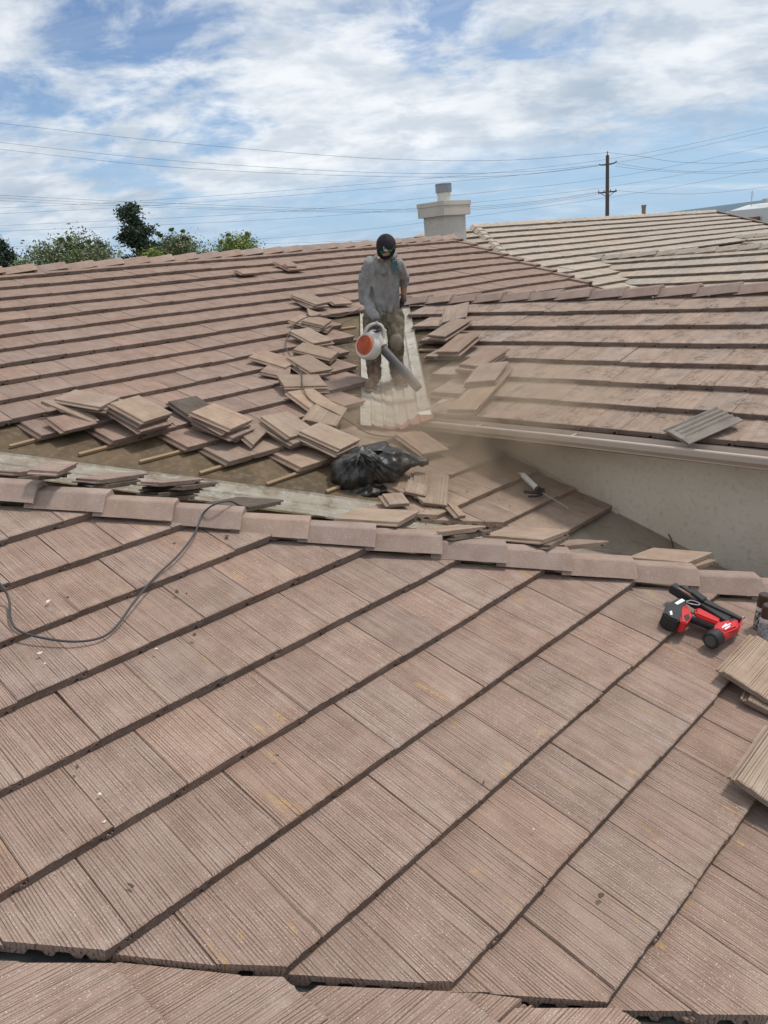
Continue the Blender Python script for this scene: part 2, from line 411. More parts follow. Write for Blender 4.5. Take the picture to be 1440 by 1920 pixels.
def tile_matrix(pl, r, u, dz=0.0, yaw=0.0, roll=0.0):
    ang = TH - DELTA
    X = pl.R.copy(); Y = pl.U * math.cos(ang) + V((0, 0, math.sin(ang))); Z = X.cross(Y)
    R3 = Matrix((X, Y, Z)).transposed()
    R3 = R3 @ Matrix.Rotation(yaw, 3, 'Z') @ Matrix.Rotation(roll, 3, 'Y')
    m = R3.to_4x4(); m.translation = pl.pt(r, u, dz); return m
def clip_bm(bm, mw, cuts):
    """cuts: (nx,ny,c): keep nx*x+ny*y >= c in plan"""
    inv = mw.inverted(); n3 = mw.to_3x3()
    for nx, ny, c in cuts:
        nw = V((nx, ny, 0)); pw = nw * (c / nw.length_squared)
        pl_co = inv @ pw; pl_no = (n3.transposed() @ nw).normalized()
        geom = list(bm.verts) + list(bm.edges) + list(bm.faces)
        res = bmesh.ops.bisect_plane(bm, geom=geom, plane_co=pl_co, plane_no=pl_no, clear_inner=True, clear_outer=False)
        es = [e for e in res['geom_cut'] if isinstance(e, bmesh.types.BMEdge) and e.is_valid]
        if es: bmesh.ops.triangle_fill(bm, use_beauty=True, use_dissolve=False, edges=es)
        if not bm.faces: break
    return bm
def tri_poly(name, pts2, zf, mat, parent, thick=0.03):
    """a deck: polygon in plan with thickness"""
    bm = bmesh.new()
    top = [bm.verts.new((x, y, zf(x, y))) for x, y in pts2]; bot = [bm.verts.new((x, y, zf(x, y) - thick)) for x, y in pts2]
    bm.faces.new(top); bm.faces.new(bot[::-1])
    for i in range(len(top)): j = (i + 1) % len(top); bm.faces.new((top[i], bot[i], bot[j], top[j]))
    bmesh.ops.triangulate(bm, faces=bm.faces)
    return bm_obj(name, bm, mat, parent)

house = tag(empty('tiled_house'), 'brown house roof being re-laid, brown concrete tiles, valleys and a stucco wall', 'house')
neighbour = tag(empty('tiled_house'), 'neighbouring house with a tan tiled hip roof behind the chimney', 'house')

slope_A = tri_poly('roof_slope', [(-2.6, 10.45), (12.62, 10.45), (12.62, 6.2), (8.6, 6.2), (8.05, 7.93), (5.45, 5.33), (5.72, 5.1), (5.72, 2.20), (5.7, 2.20)], lambda x, y: PA.z(x, y) + DECK, M['felt'], house)
slope_B = tri_poly('roof_slope', [(5.40, 5.28), (8.0, 7.88), (8.0, -3.0), (5.40, -3.0)], lambda x, y: PB.z(x, y) + DECK, M['felt'], house)
slope_F = tri_poly('roof_slope', [(S_V1 + 1.5, -1.5), (S_HIP + 1.0, -1.0), (-2.0, S_HIP + 2.0), (-2.0, S_V1 + 2.0)], lambda x, y: PF.z(x, y) + DECK, M['felt'], house)
slope_H = tri_poly('roof_slope', [(5.72, S_HIP - 5.72), (5.72, S_V2 - 5.72), (-2.0, S_V2 + 2.0), (-2.0, S_HIP + 2.0)], lambda x, y: PH.z(x, y) + DECK, M['felt'], house)
slope_G = tri_poly('roof_slope', [(-2.0, -2.0), (S_V1 + 2.0, -2.0), (-2.0, S_V1 + 2.0)], lambda x, y: PG.z(x, y) + DECK, M['felt'], house)

# ------------------------------------------------------------------ roof tiles
def in_view(pts, margin=230):
    ok = False
    for p in pts:
        x, y, z = proj(p)
        if z > 0.15 and -margin < x < 1440 + margin and -margin < y < 1920 + margin: ok = True
    return ok
def area_px(pts):
    q = [proj(p) for p in pts]
    if any(a[2] < 0.2 for a in q): return 1e6
    s = 0
    for i in range(4): s += q[i][0] * q[(i + 1) % 4][1] - q[(i + 1) % 4][0] * q[i][1]
    return abs(s) / 2
CAND = {}
def lay_rows(owner, pl, slope, u0, ks, off, rr, mat, cuts, keep=None, hi=False, wob=1.0, margin=700, eu=EU):
    for k in ks:
        u = u0 - k * eu
        r0 = off(k); i0 = math.floor((rr[0] - r0) / W); i1 = math.ceil((rr[1] - r0) / W)
        for i in range(i0, i1 + 1):
            r = r0 + i * W
            if r < rr[0] - W or r > rr[1]: continue
            if keep and not keep(k, r, u): continue
            cl = cuts(k, u, r) if callable(cuts) else cuts
            cor = [pl.pt(r, u), pl.pt(r + W, u), pl.pt(r + W, u + L * COS), pl.pt(r, u + L * COS)]
            if not in_view(cor, margin): continue
            clip = []; skip = False
            for c in cl:
                vals = [c[0] * p.x + c[1] * p.y - c[2] for p in cor]
                if max(vals) < 0.02: skip = True; break
                if min(vals) < 0.045: clip.append(c)
            if skip: continue
            sag = 0.010 * wob * noise.noise(V((r * 0.6, u * 0.8, 3.1))) + 0.004 * wob * noise.noise(V((r * 3.1, k * 5.7, 8.0)))
            mw = tile_matrix(pl, r, u + random.uniform(-0.004, 0.004) * wob + 0.012 * wob * noise.noise(V((r * 0.45, k * 2.3, 1.0))), sag + random.uniform(-0.0015, 0.0015), random.gauss(0, 0.0035) * wob, random.gauss(0, 0.004) * wob)
            exposed = [cor[0], cor[1], pl.pt(r + W, u + EU), pl.pt(r, u + EU)]
            a = area_px(exposed) * (0.6 if clip else 1.0)
            inside = in_view(exposed, 0)
            CAND.setdefault(owner.name, []).append((a + (1e7 if inside else 0), mw, slope, mat, clip, hi, cor))
def cut_tile_bm(mw, clip, hi, jit=0.02):
    bm = tile_bmesh(hi, random.Random(random.random()))
    cc = []
    for nx, ny, c in clip:
        a = random.gauss(0, 0.05); q = V((nx, ny)); q = V((q.x * math.cos(a) - q.y * math.sin(a), q.x * math.sin(a) + q.y * math.cos(a)))
        ctr = V((mw.translation.x, mw.translation.y)); base = ctr - V((nx, ny)) * ((nx * ctr.x + ny * ctr.y - c) / (nx * nx + ny * ny))
        cc.append((q.x, q.y, q.dot(base) + random.uniform(0, jit)))
    return clip_bm(bm, mw, cc)
def flush_tiles(owner, limit=300):
    lst = sorted(CAND[owner.name], key=lambda e: -e[0]); rest = bmesh.new(); rest_mats = []; n = 0; nrest = 0
    for a, mw, slope, mat, clip, hi, cor in lst:
        var = random.randrange(5)
        if n < limit:
            if clip:
                bm = cut_tile_bm(mw, clip, hi)
                if not bm.faces: bm.free(); continue
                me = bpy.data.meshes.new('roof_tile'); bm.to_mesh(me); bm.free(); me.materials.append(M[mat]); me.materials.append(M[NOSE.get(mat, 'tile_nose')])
            else: me = tile_mesh(hi, var, mat)
            o = bpy.data.objects.new('roof_tile', me); COL.objects.link(o); o.parent = slope; o.matrix_world = mw; n += 1
        else:
            if clip: bm = cut_tile_bm(mw, clip, False)
            else: bm = tile_bmesh(False, random.Random(var))
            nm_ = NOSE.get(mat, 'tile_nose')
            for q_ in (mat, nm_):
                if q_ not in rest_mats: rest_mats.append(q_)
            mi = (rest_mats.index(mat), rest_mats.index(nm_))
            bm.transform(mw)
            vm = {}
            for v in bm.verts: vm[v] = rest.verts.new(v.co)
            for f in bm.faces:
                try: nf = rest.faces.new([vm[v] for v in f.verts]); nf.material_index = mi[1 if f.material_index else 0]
                except ValueError: pass
            bm.free(); nrest += 1
    if nrest:
        o = bm_obj('roof_tiles', rest, None, owner); o['kind'] = 'stuff'
        for mt in rest_mats: o.data.materials.append(M[mt])
    else: rest.free()
    print('tiles', owner.name, n, nrest)

half = lambda a, b: (lambda k: a if k % 2 == 0 else b)
# near slope F
lay_rows(house, PF, slope_F, 3.0302, range(-9, 10), half(0.217, 0.076), (-1.2, 6.0), 'tile', [(1, 1, S_V1 + 0.030), (-1, -1, -(S_HIP - 0.10))], hi=True)
# slope G under the camera
lay_rows(house, PG, slope_G, -0.58, range(-3, 4), half(0.05, 0.20), (-0.5, 4.0), 'tile', [(-1, -1, -(S_V1 + 0.006))], hi=True, wob=1.6)
# big slope A
A_START = {1: 2.35, 2: 2.77, 3: 3.22, 4: 3.36, 5: 3.81, 6: 4.42, 7: 4.25}
A_END = {-2: 6.78, -1: 6.48, 0: 6.19, 1: 5.86, 2: 5.68, 3: 5.17, 4: 4.70}
def a_off(k):
    if k in A_START: return A_START[k]
    return (0.075 if k % 2 else 0.222)
def a_keep(k, r, u):
    if k in A_START and r < A_START[k] - 0.05: return False
    if k in A_END and r + W > A_END[k] + 0.12 and not (k in (-2, -1) and r > 8.05): return False
    return True
def a_cuts(k, u, r):
    c = [(0, -1, -10.40), (-1, 0, -12.64), (1, 1, S_V2 + 0.10)]
    if -6 < k <= -3 and r < 8.05: c.append((-1, 1, -(D_V3 - 0.12)))
    if k == 5: c.append((-1, 0, -5.34))
    if k >= 6: c.append((-1, 0, -5.66))
    return c
def a_mat(k): return 'tile_far' if k < 4 else 'tile_dusty'
for k in range(-10, 11):
    lay_rows(house, PA, slope_A, 6.636, [k], a_off, (0.8, 13.0), a_mat(k), a_cuts, keep=lambda k, r, u: a_keep(k, r, u) and not (k >= 0 and r > 7.2), wob=1.2)
# slope B
B_LEFT = {-1: 7.35, 0: 7.02, 1: 6.64, 2: 6.21, 3: 5.82, 4: 5.42, 5: 5.13, 6: 4.95}
lay_rows(house, PB, slope_B, 7.556, range(-1, 7), lambda k: -B_LEFT[k], (-7.8, -0.9), 'tile_lichen', [(-1, 0, -7.97)], keep=lambda k, r, u: r > -B_LEFT[k] - 0.02, wob=1.2)
flush_tiles(house)

# neighbour (tan): front slope, hip end, two small wings
tz = 0.484; EN = 0.41 * COS
PTL = Plane((1, 0), tz - T * 14.93); PW1 = Plane((1, 0), -0.42 - T * 15.65); PW2 = Plane((1, 0), -0.34 - T * 23.8)
HN = (0.768, -0.640, 0.768 * 14.93 - 0.640 * 11.6)       # hip line of the tan roof
slope_T = tri_poly('roof_slope', [(14.93, 11.6), (28.2, 11.6), (28.2, 5.5), (12.9, 5.5), (12.9, 9.16)], lambda x, y: PT.z(x, y) + DECK, M['felt'], neighbour)
slope_TL = tri_poly('roof_slope', [(14.93, 11.6), (12.9, 9.16), (12.9, 13.2), (14.93, 11.65)], lambda x, y: PTL.z(x, y) + DECK, M['felt'], neighbour)
slope_W1 = tri_poly('roof_slope', [(15.65, 8.93), (15.65, 2.2), (13.6, 2.2), (13.6, 6.9)], lambda x, y: PW1.z(x, y) + DECK, M['felt'], neighbour)
slope_W2 = tri_poly('roof_slope', [(23.8, 9.05), (23.8, 5.5), (22.2, 5.5), (22.2, 7.4)], lambda x, y: PW2.z(x, y) + DECK, M['felt'], neighbour)
lay_rows(neighbour, PT, slope_T, 11.48, range(0, 13), half(0.0, 0.147), (12.8, 28.4), 'tile_tan', [(0, -1, -11.58), (HN[0], HN[1], HN[2] + 0.03), (-1, 0, -28.15), (1, 0, 12.9)],
         keep=lambda k, r, u: not (u < 8.4 and r - u > 7.0 and r < 23.0), margin=40, eu=EN)
lay_rows(neighbour, PTL, slope_TL, 14.60, range(0, 4), half(0.0, 0.147), (-13.1, -10.2), 'tile_tan', [(-HN[0], -HN[1], -HN[2] + 0.03), (-1, 0, -14.90)], margin=40, eu=EN)
lay_rows(neighbour, PW1, slope_W1, 15.33, range(0, 6), half(0.0, 0.147), (-9.0, -3.2), 'tile_tan', [(1, -1, 6.76), (-1, 0, -15.6)], margin=40, eu=EN)
lay_rows(neighbour, PW2, slope_W2, 23.5, range(0, 3), half(0.0, 0.147), (-9.0, -6.0), 'tile_tan', [(1, -1, 14.8), (-1, 0, -23.75)], margin=40, eu=EN)
flush_tiles(neighbour)

# ------------------------------------------------------------------ ridge and hip caps
def cap_mesh(mat, rng, length=0.44, wv=0.120, dropv=0.082):
    bm = bmesh.new()
    th = 0.026
    outer = [(-wv, -dropv), (-0.052, -0.005), (-0.043, 0.0), (0.043, 0.0), (0.052, -0.005), (wv, -dropv)]
    inner = [(wv - 0.016, -dropv - 0.006), (0.040, -th), (-0.040, -th), (-wv + 0.016, -dropv - 0.006)]
    prof = outer + inner
    def st(y, s, dz):
        return lambda x, z: V((x * s + rng.uniform(-.001, .001), y, z * (0.9 + 0.1 * s) + dz))
    prism(bm, prof, [st(0.0, 1.03, -0.003), st(0.008, 1.05, 0.0), st(length * .5, 1.0, 0.0), st(length, 0.95, -0.002)])
    bmesh.ops.recalc_face_normals(bm, faces=bm.faces)
    me = bpy.data.meshes.new('ridge_cap'); bm.to_mesh(me); bm.free(); me.materials.append(M[mat]); return me
CAPM = [cap_mesh('cap', random.Random(i)) for i in range(4)]
CAPT = [cap_mesh('cap_tan', random.Random(i)) for i in range(3)]
def lay_caps(owner, p0, dirv, ss, meshes, tilt=0.075, jit=1.0, name='ridge_cap'):
    """lower ends at p0 + dirv*s; dirv points up the line"""
    Y = V(dirv).normalized(); X = Y.cross(V((0, 0, 1))).normalized(); Z = X.cross(Y)
    R0 = Matrix((X, Y, Z)).transposed()
    for s in ss:
        c = p0 + V(dirv).normalized() * s
        if not in_view([c, c + Y * 0.4], 300): continue
        m = (R0 @ Matrix.Rotation(-tilt + random.gauss(0, 0.006) * jit, 3, 'X') @ Matrix.Rotation(random.gauss(0, 0.02) * jit, 3, 'Y') @ Matrix.Rotation(random.gauss(0, 0.012) * jit, 3, 'Z')).to_4x4()
        m.translation = c + Z * (0.02 + random.gauss(0, 0.003) * jit) + X * random.gauss(0, 0.005) * jit
        o = bpy.data.objects.new(name, random.choice(meshes)); COL.objects.link(o); o.parent = owner; o.matrix_world = m
hipP = V((3.0778, 2.8704, -1.6036 + CZ + 0.058)); hipD = V((-0.68898, 0.68898, 0.22496))
lay_caps(house, hipP, hipD, [-2.77 + 0.381 * i for i in range(17)], CAPM, name='hip_cap')
lay_caps(house, V((12.68, 10.43, PA.z(0, 10.43) + 0.035)), (-1, 0, 0), [0.40 * i for i in range(36)], CAPM)
lay_caps(house, V((8.0, -1.0, PB.z(8.0, 0) + 0.035)), (0, 1, 0), [0.40 * i for i in range(22)], CAPM)
# tan caps
lay_caps(neighbour, V((28.2, 11.61, tz + CZ + 0.03)), (-1, 0, 0), [0.40 * i for i in range(33)], CAPT)
hv = V((1.76, 2.11, 2.11 * T)).normalized()
lay_caps(neighbour, V((14.93, 11.6, tz + CZ + 0.05)), hv, [-0.36 * i - 0.38 for i in range(8)], CAPT, name='hip_cap')
lay_caps(neighbour, V((14.93, 11.65, tz + CZ - 0.02)), (1, -0.8, T), [-0.38 * i - 0.36 for i in range(3)], CAPT, name='hip_cap')
lay_caps(neighbour, V((15.65, 2.35, -0.42 + CZ + 0.045)), (0, 1, 0), [0.40 * i for i in range(17)], CAPT)
lay_caps(neighbour, V((23.8, 5.8, -0.34 + CZ + 0.045)), (0, 1, 0), [0.40 * i for i in range(9)], CAPT)
# rake tiles along the gable edge of slope A and a dark barge board
for k in range(-10, -1):
    u = 6.636 - k * EU
    bm = bmesh.new(); prism(bm, [(-0.09, -0.028), (-0.09, 0.0), (0.10, 0.0), (0.10, -0.10), (0.085, -0.10), (0.085, -0.018), (-0.07, -0.020)], [lambda x, z: V((x, 0, z)), lambda x, z: V((x, 0.42, z))])
    mw = tile_matrix(PA, 12.66, u, 0.028)
    bm_obj('rake_tile', bm, M['tile_far'], house, mw=mw)
bm = bmesh.new()
a = V((12.70, 10.5, PA.z(0, 10.5) - 0.03)); b = V((12.70, 6.4, PA.z(0, 6.4) - 0.03))
prism(bm, [(0, 0), (0.03, 0), (0.03, -0.2), (0, -0.2)], [lambda x, z: a + V((x, 0, z)), lambda x, z: b + V((x, 0, z))])
bm_obj('barge_board', bm, M['fascia'], house)
bm = bmesh.new()
a2 = V((28.25, 11.65, PT.z(0, 11.65) + 0.01)); b2 = V((28.25, 5.5, PT.z(0, 5.5) + 0.01))
prism(bm, [(-0.1, 0.02), (0.12, 0.02), (0.12, -0.16), (0.09, -0.16), (0.09, -0.01), (-0.1, -0.01)], [lambda x, z: a2 + V((x, 0, z)), lambda x, z: b2 + V((x, 0, z))])
bm_obj('barge_board', bm, M['fascia'], neighbour)

# ------------------------------------------------------------------ valley flashings
K = T / math.sqrt(2)
def valley_sheet(name, p0, p1, halfw, ribs, mat, zoff, parent, lipL=True, lipR=True, wavy=0.0, n=9, w1=None, lift=0.0):
    """p0 low end, p1 high end (plan points on the valley line)"""
    axis = (V((p1[0], p1[1], 0)) - V((p0[0], p0[1], 0))); Lp = axis.length; axis.normalize()
    cross = V((axis.y, -axis.x, 0))
    prof = []
    xs = set()
    for s in (-1, 1):
        for rb, hh, wd in ribs:
            for q in (-wd, -wd * .35, wd * .35, wd): xs.add(round(s * rb + q, 4))
    for q in (-halfw, -halfw + .012, halfw - .012, halfw, -halfw * .55, halfw * .55): xs.add(q)
    xs = sorted(x for x in xs if abs(x) <= halfw)
    def zz(x):
        z = K * abs(x)
        for rb, hh, wd in ribs:
            dd = abs(abs(x) - rb)
            if dd < wd: z = max(z, K * rb * (1 if rb else 0) + K * (abs(x) - rb if rb else 0) + hh * (1.0 if dd <= wd * .4 else 0.0))
        if abs(x) > halfw - .006: z += 0.014
        return z
    bm = bmesh.new(); rows = []
    for i in range(n + 1):
        f = i / n; row = []
        for x in xs:
            ext = -wavy * (0.5 + 0.5 * math.sin(x * 38)) if i == 0 else 0.0
            hw = 1.0 if w1 is None else (1 - f) + f * w1
            q = V((p0[0], p0[1], 0)) + axis * (Lp * f + ext) + cross * x * hw
            row.append(bm.verts.new((x * hw, Lp * f + ext, zz(x) + K * (Lp * f + ext) + lift * (1 - f) + random.uniform(-.0025, .0025))))
        rows.append(row)
    for ra, rb_ in zip(rows, rows[1:]):
        for i in range(len(xs) - 1): bm.faces.new((ra[i], ra[i + 1], rb_[i + 1], rb_[i]))
    g = bmesh.ops.solidify(bm, geom=list(bm.faces), thickness=0.002)
    m = Matrix((cross, axis, V((0, 0, 1)))).transposed().to_4x4(); m.translation = V((p0[0], p0[1], zoff))
    return bm_obj(name, bm, mat, parent, mw=m)
# valley between A and B (the man stands in it): three lapped sheets
def v3(s): return (D_V3 / 2 + s, -D_V3 / 2 + s)     # x-y = D
zA3 = lambda s: PA.z(0, v3(s)[1]) + DECK + 0.010
ribs3 = [(0.0, 0.022, 0.030), (0.115, 0.014, 0.020), (0.225, 0.014, 0.020)]
valley_sheet('valley_flashing', v3(5.00), v3(5.46), 0.345, ribs3, M['flash_paint'], zA3(5.00) + 0.004, house, wavy=0.03, lift=0.085)
valley_sheet('valley_flashing', v3(5.40), v3(5.95), 0.335, ribs3, M['flash_cream'], zA3(5.40) + 0.009, house, wavy=0.012)
valley_sheet('valley_flashing', v3(5.90), v3(7.95), 0.335, ribs3, M['flash_cream'], zA3(5.90) + 0.014, house, wavy=0.012)
# valley between H and A, galvanised, running down to the stucco wall
def v2(s): return (S_V2 / 2 + s, S_V2 / 2 - s)      # s grows downhill (+x,-y)
zA2 = lambda s: PA.z(0, v2(s)[1]) + DECK + 0.008
ribs2 = [(0.0, 0.020, 0.028), (0.12, 0.008, 0.015)]
valley_sheet('valley_flashing', v2(-0.36), v2(-3.6), 0.265, ribs2, M['flash'], zA2(-0.36) + 0.006, house, n=14)
valley_sheet('valley_flashing', v2(0.10), v2(-0.42), 0.265, ribs2, M['flash'], zA2(0.10) + 0.002, house)
valley_sheet('valley_flashing', v2(1.75), v2(0.06), 0.80, ribs2[:1], M['flash_dull'], zA2(1.75), house)
# flashing under the F / G valley
zF1 = PF.z(0, S_V1 / 2 - 1.6) + DECK - 0.005
valley_sheet('valley_flashing', (S_V1 / 2 + 1.6, S_V1 / 2 - 1.6), (S_V1 / 2 - 2.4, S_V1 / 2 + 2.4), 0.20, ribs2[:1], M['flash_dark'], zF1 + 0.008, house, n=14)

# ------------------------------------------------------------------ gutter, fascia, stucco wall
gz = -1.49 + CZ
bm = bmesh.new()
gp = [(0.0, 0.0), (0.012, 0.006), (0.014, -0.004), (0.004, -0.010), (0.010, -0.045), (0.045, -0.082), (0.045, -0.092), (0.125, -0.092), (0.125, 0.012), (0.128, 0.012), (0.128, -0.096), (0.040, -0.096), (0.038, -0.084), (0.003, -0.048), (-0.004, -0.008)]
prism(bm, gp, [lambda x, z: V((5.268 + x, 4.86, gz + z)), lambda x, z: V((5.268 + x, 3.4, gz + z + 0.006)), lambda x, z: V((5.268 + x, 1.5, gz + z)), lambda x, z: V((5.268 + x, -1.5, gz + z))])
gut = bm_obj('gutter', bm, M['gutter'], house)
bm = bmesh.new()
prism(bm, [(-0.006, 0.012), (0.128, 0.012), (0.128, -0.096), (0.036, -0.096), (-0.006, -0.05)], [lambda x, z: V((5.268 + x, 4.860, gz + z)), lambda x, z: V((5.268 + x, 4.866, gz + z))])
bm_obj('end_cap', bm, M['gutter'], gut)
for yy in (4.2, 3.25, 2.3, 1.35):
    bm = bmesh.new(); box(bm, (5.335, yy, gz + 0.002), (0.125, 0.018, 0.004)); bm_obj('gutter_hanger', bm, M['gutter'], gut)
bm = bmesh.new(); box(bm, (5.412, 1.65, gz - 0.055), (0.024, 6.45, 0.14)); bm_obj('fascia', bm, M['fascia'], house)
bm = bmesh.new(); box(bm, (5.575, 1.65, gz - 0.115), (0.30, 6.3, 0.016)); bm_obj('soffit', bm, M['stucco'], house)
bm = bmesh.new(); box(bm, (5.80, 1.7, gz - 1.95), (0.16, 6.4, 3.75)); bm_obj('wall', bm, M['stucco'], house)
# sealant / flashing strip where tiles die into the wall
for (ya, yb) in ((4.75, 3.05),):
    bm = bmesh.new()
    prism(bm, [(-0.002, -0.02), (-0.002, 0.022), (-0.010, 0.022), (-0.03, 0.008), (-0.03, -0.02)], [lambda x, z: V((5.719 + x, ya, PA.z(0, ya) + z - 0.02 - (0.05 if ya < 3.2 else 0))), lambda x, z: V((5.719 + x, yb, PA.z(0, yb) + z - 0.02 - (0.05 if yb < 3.2 else 0)))])
    bm_obj('wall_flashing', bm, M['flash_dull'], house)
# body of the house under the roof so that nothing floats
bm = bmesh.new(); box(bm, (0.5, 8.2, 1.35), (8.0, 3.2, 2.6)); box(bm, (9.2, 8.6, 1.5), (6.6, 2.6, 3.0)); bm_obj('wall', bm, M['stucco'], house)
bm = bmesh.new(); box(bm, (0.6, 0.6, 1.2), (3.6, 3.6, 2.4)); bm_obj('wall', bm, M['stucco'], house)
bm = bmesh.new(); box(bm, (20.8, 9.2, 1.9), (13.6, 3.4, 3.8)); bm_obj('wall', bm, M['stucco'], neighbour)
bm = bmesh.new(); box(bm, (15.2, 4.6, 1.9), (2.2, 4.0, 3.7)); bm_obj('wall', bm, M['stucco'], neighbour)

# chimney
ch_b = bmesh.new(); box(ch_b, (13.26, 11.08, CZ - 0.6), (0.70, 0.55, 2.6)); chim = bm_obj('chimney', ch_b, M['stucco_chimney'], house)
bm = bmesh.new(); box(bm, (13.26, 11.08, CZ + 0.775), (0.86, 0.71, 0.19), bev=0.006); box(bm, (13.26, 11.08, CZ + 0.915), (0.885, 0.735, 0.09), bev=0.006); bm_obj('chimney_cap', bm, M['trim_chimney'], chim)
bm = bmesh.new()
tube(bm, [(13.28, 11.08, CZ + 0.96), (13.28, 11.08, CZ + 0.985)], 0.175, 20); tube(bm, [(13.28, 11.08, CZ + 0.98), (13.28, 11.08, CZ + 1.04), (13.28, 11.08, CZ + 1.045), (13.28, 11.08, CZ + 1.10), (13.28, 11.08, CZ + 1.105), (13.28, 11.08, CZ + 1.16)], [0.142, 0.142, 0.136, 0.142, 0.136, 0.142], 20)
bm_obj('flue_pipe', bm, M['flue_white'], chim)
bm = bmesh.new(); tube(bm, [(13.28, 11.08, CZ + 1.14), (13.28, 11.08, CZ + 1.15), (13.28, 11.08, CZ + 1.285), (13.28, 11.08, CZ + 1.30), (13.28, 11.08, CZ + 1.315)], [0.155, 0.168, 0.168, 0.172, 0.165], 20); bm_obj('flue_cap', bm, simple('dark_flue_cap', (0.26, 0.28, 0.30), 0.35, 0.6), chim)
# vent pipe on the tan ridge
vp = at_depth(1207, 394, 27.0)
bm = bmesh.new(); tube(bm, [vp - V((0, 0, 0.5)), vp + V((0, 0, 0.10))], 0.07, 12); tube(bm, [vp + V((0, 0, 0.10)), vp + V((0, 0, 0.17))], 0.085, 12)
bm_obj('vent_pipe', bm, simple('vent_paint', (0.30, 0.21, 0.14), 0.7), neighbour)

# battens on the bare felt
def batten(a, b, name='batten'):
    p = PA.hit(*a, -0.065); q = PA.hit(*b, -0.065)
    dirv = (q - p).normalized(); side = PA.N.cross(dirv).normalized()
    bm = bmesh.new()
    prism(bm, [(-0.015, -0.012), (-0.015, 0.008), (0.015, 0.010), (0.015, -0.012)], [lambda x, z: p + side * x + PA.N * z, lambda x, z: (p + q) / 2 + side * (x + random.uniform(-.002, .002)) + PA.N * z, lambda x, z: q + side * x + PA.N * z])
    bm_obj(name, bm, M['wood'], slope_A)
for a, b in [((18, 837), (150, 803)), ((148, 852), (300, 812)), ((262, 866), (440, 820)), ((375, 887), (560, 830)), ((500, 908), (640, 858)), ((612, 922), (720, 880)),
             ((590, 623), (667, 613)), ((610, 645), (668, 637)), ((610, 750), (670, 741))]: batten(a, b)
def batten_B(a, b):
    p = PB.hit(*a, -0.065); q = PB.hit(*b, -0.065); dirv = (q - p).normalized(); side = PB.N.cross(dirv).normalized(); bm = bmesh.new()
    prism(bm, [(-0.019, -0.012), (-0.019, 0.010), (0.019, 0.012), (0.019, -0.012)], [lambda x, z: p + side * x + PB.N * z, lambda x, z: q + side * x + PB.N * z]); bm_obj('batten', bm, M['wood'], slope_B)
for a, b in [((786, 657), (860, 657)), ((808, 745), (880, 752))]: batten_B(a, b)

# ------------------------------------------------------------------ ground and distance
gr = mesh_obj('ground', [(-3000, -3000, 0), (3000, -3000, 0), (3000, 3000, 0), (-3000, 3000, 0)], [(0, 1, 2, 3)], M['ground']); tag(gr, kind='structure')

# ------------------------------------------------------------------ loose tiles
TILEGRP = 'loose roof tiles'; THL = 0.029
def loose_matrix(corners, pl, h, tilt=(0, 0)):
    q = [pl.hit(c[0], c[1], h) for c in corners]          # head-left, head-right, butt-right, butt-left
    ctr = (q[0] + q[1] + q[2] + q[3]) / 4
    Y = ((q[0] + q[1]) - (q[2] + q[3])).normalized(); N = pl.N
    Y = (Y - N * Y.dot(N)).normalized(); X = Y.cross(N)
    R3 = Matrix((X, Y, N)).transposed() @ Matrix.Rotation(rad(tilt[0]), 3, 'X') @ Matrix.Rotation(rad(tilt[1]), 3, 'Y')
    m = R3.to_4x4(); m.translation = ctr - R3 @ V((W / 2, L / 2, 0)); return m
def loose_tile(m, mat, label, hi=False, cut=None, group=TILEGRP, name='loose_tile'):
    if cut:
        bm = tile_bmesh(hi, random.Random(random.random()), L, THL)
        for (px_, py_, nx, ny) in cut:      # local cuts: keep side towards (nx,ny)
            geom = list(bm.verts) + list(bm.edges) + list(bm.faces)
            res = bmesh.ops.bisect_plane(bm, geom=geom, plane_co=(px_, py_, 0), plane_no=(nx, ny, random.uniform(-.15, .15)), clear_inner=True)
            es = [e for e in res['geom_cut'] if isinstance(e, bmesh.types.BMEdge)]
            if es: bmesh.ops.triangle_fill(bm, use_beauty=True, edges=es)
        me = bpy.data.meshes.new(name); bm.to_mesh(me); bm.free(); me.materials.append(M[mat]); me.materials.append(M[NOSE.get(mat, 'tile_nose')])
    else: me = tile_mesh(hi, random.randrange(5), mat, THL)
    o = bpy.data.objects.new(name, me); COL.objects.link(o); o.matrix_world = m
    return tag(o, label, 'roof tile', group)
ORD = ['topmost', 'second from top', 'third from top', 'fourth from top']
def stack(corners, pl, h, n, where, mats=('tile_clean', 'tile_dusty'), tilt=(0, 0), hi=False, jit=1.0, cut=None):
    m = loose_matrix(corners, pl, h, tilt)
    for i in range(n):
        mm = m.copy()
        if i:
            R3 = mm.to_3x3(); c = mm @ V((W / 2, L / 2, 0))
            R3 = R3 @ Matrix.Rotation(random.gauss(0, 0.10) * jit, 3, 'Z')
            mm = R3.to_4x4(); mm.translation = c - R3 @ V((W / 2, L / 2, 0)) + R3 @ V((random.uniform(-.03, .03) * jit, random.uniform(-.045, .02) * jit, -(THL + 0.004) * i))
        lab = ('loose tile ' + where) if n == 1 else ('loose tile, %s of stack %s' % (ORD[i], where))
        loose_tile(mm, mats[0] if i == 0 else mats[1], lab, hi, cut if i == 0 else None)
def z5(*p): return [(x / 2, 430 + y / 2) for x, y in p]
def z3(*p): return [(400 + x / 4.5, 520 + y / 4.5) for x, y in p]
def z6(*p): return [(720 + x / 2, 430 + y / 2) for x, y in p]
def zb(*p): return [(600 + x / 5.143, 800 + y / 5.143) for x, y in p]
def zh(*p): return [(x / 3.43, 830 + y / 3.43) for x, y in p]
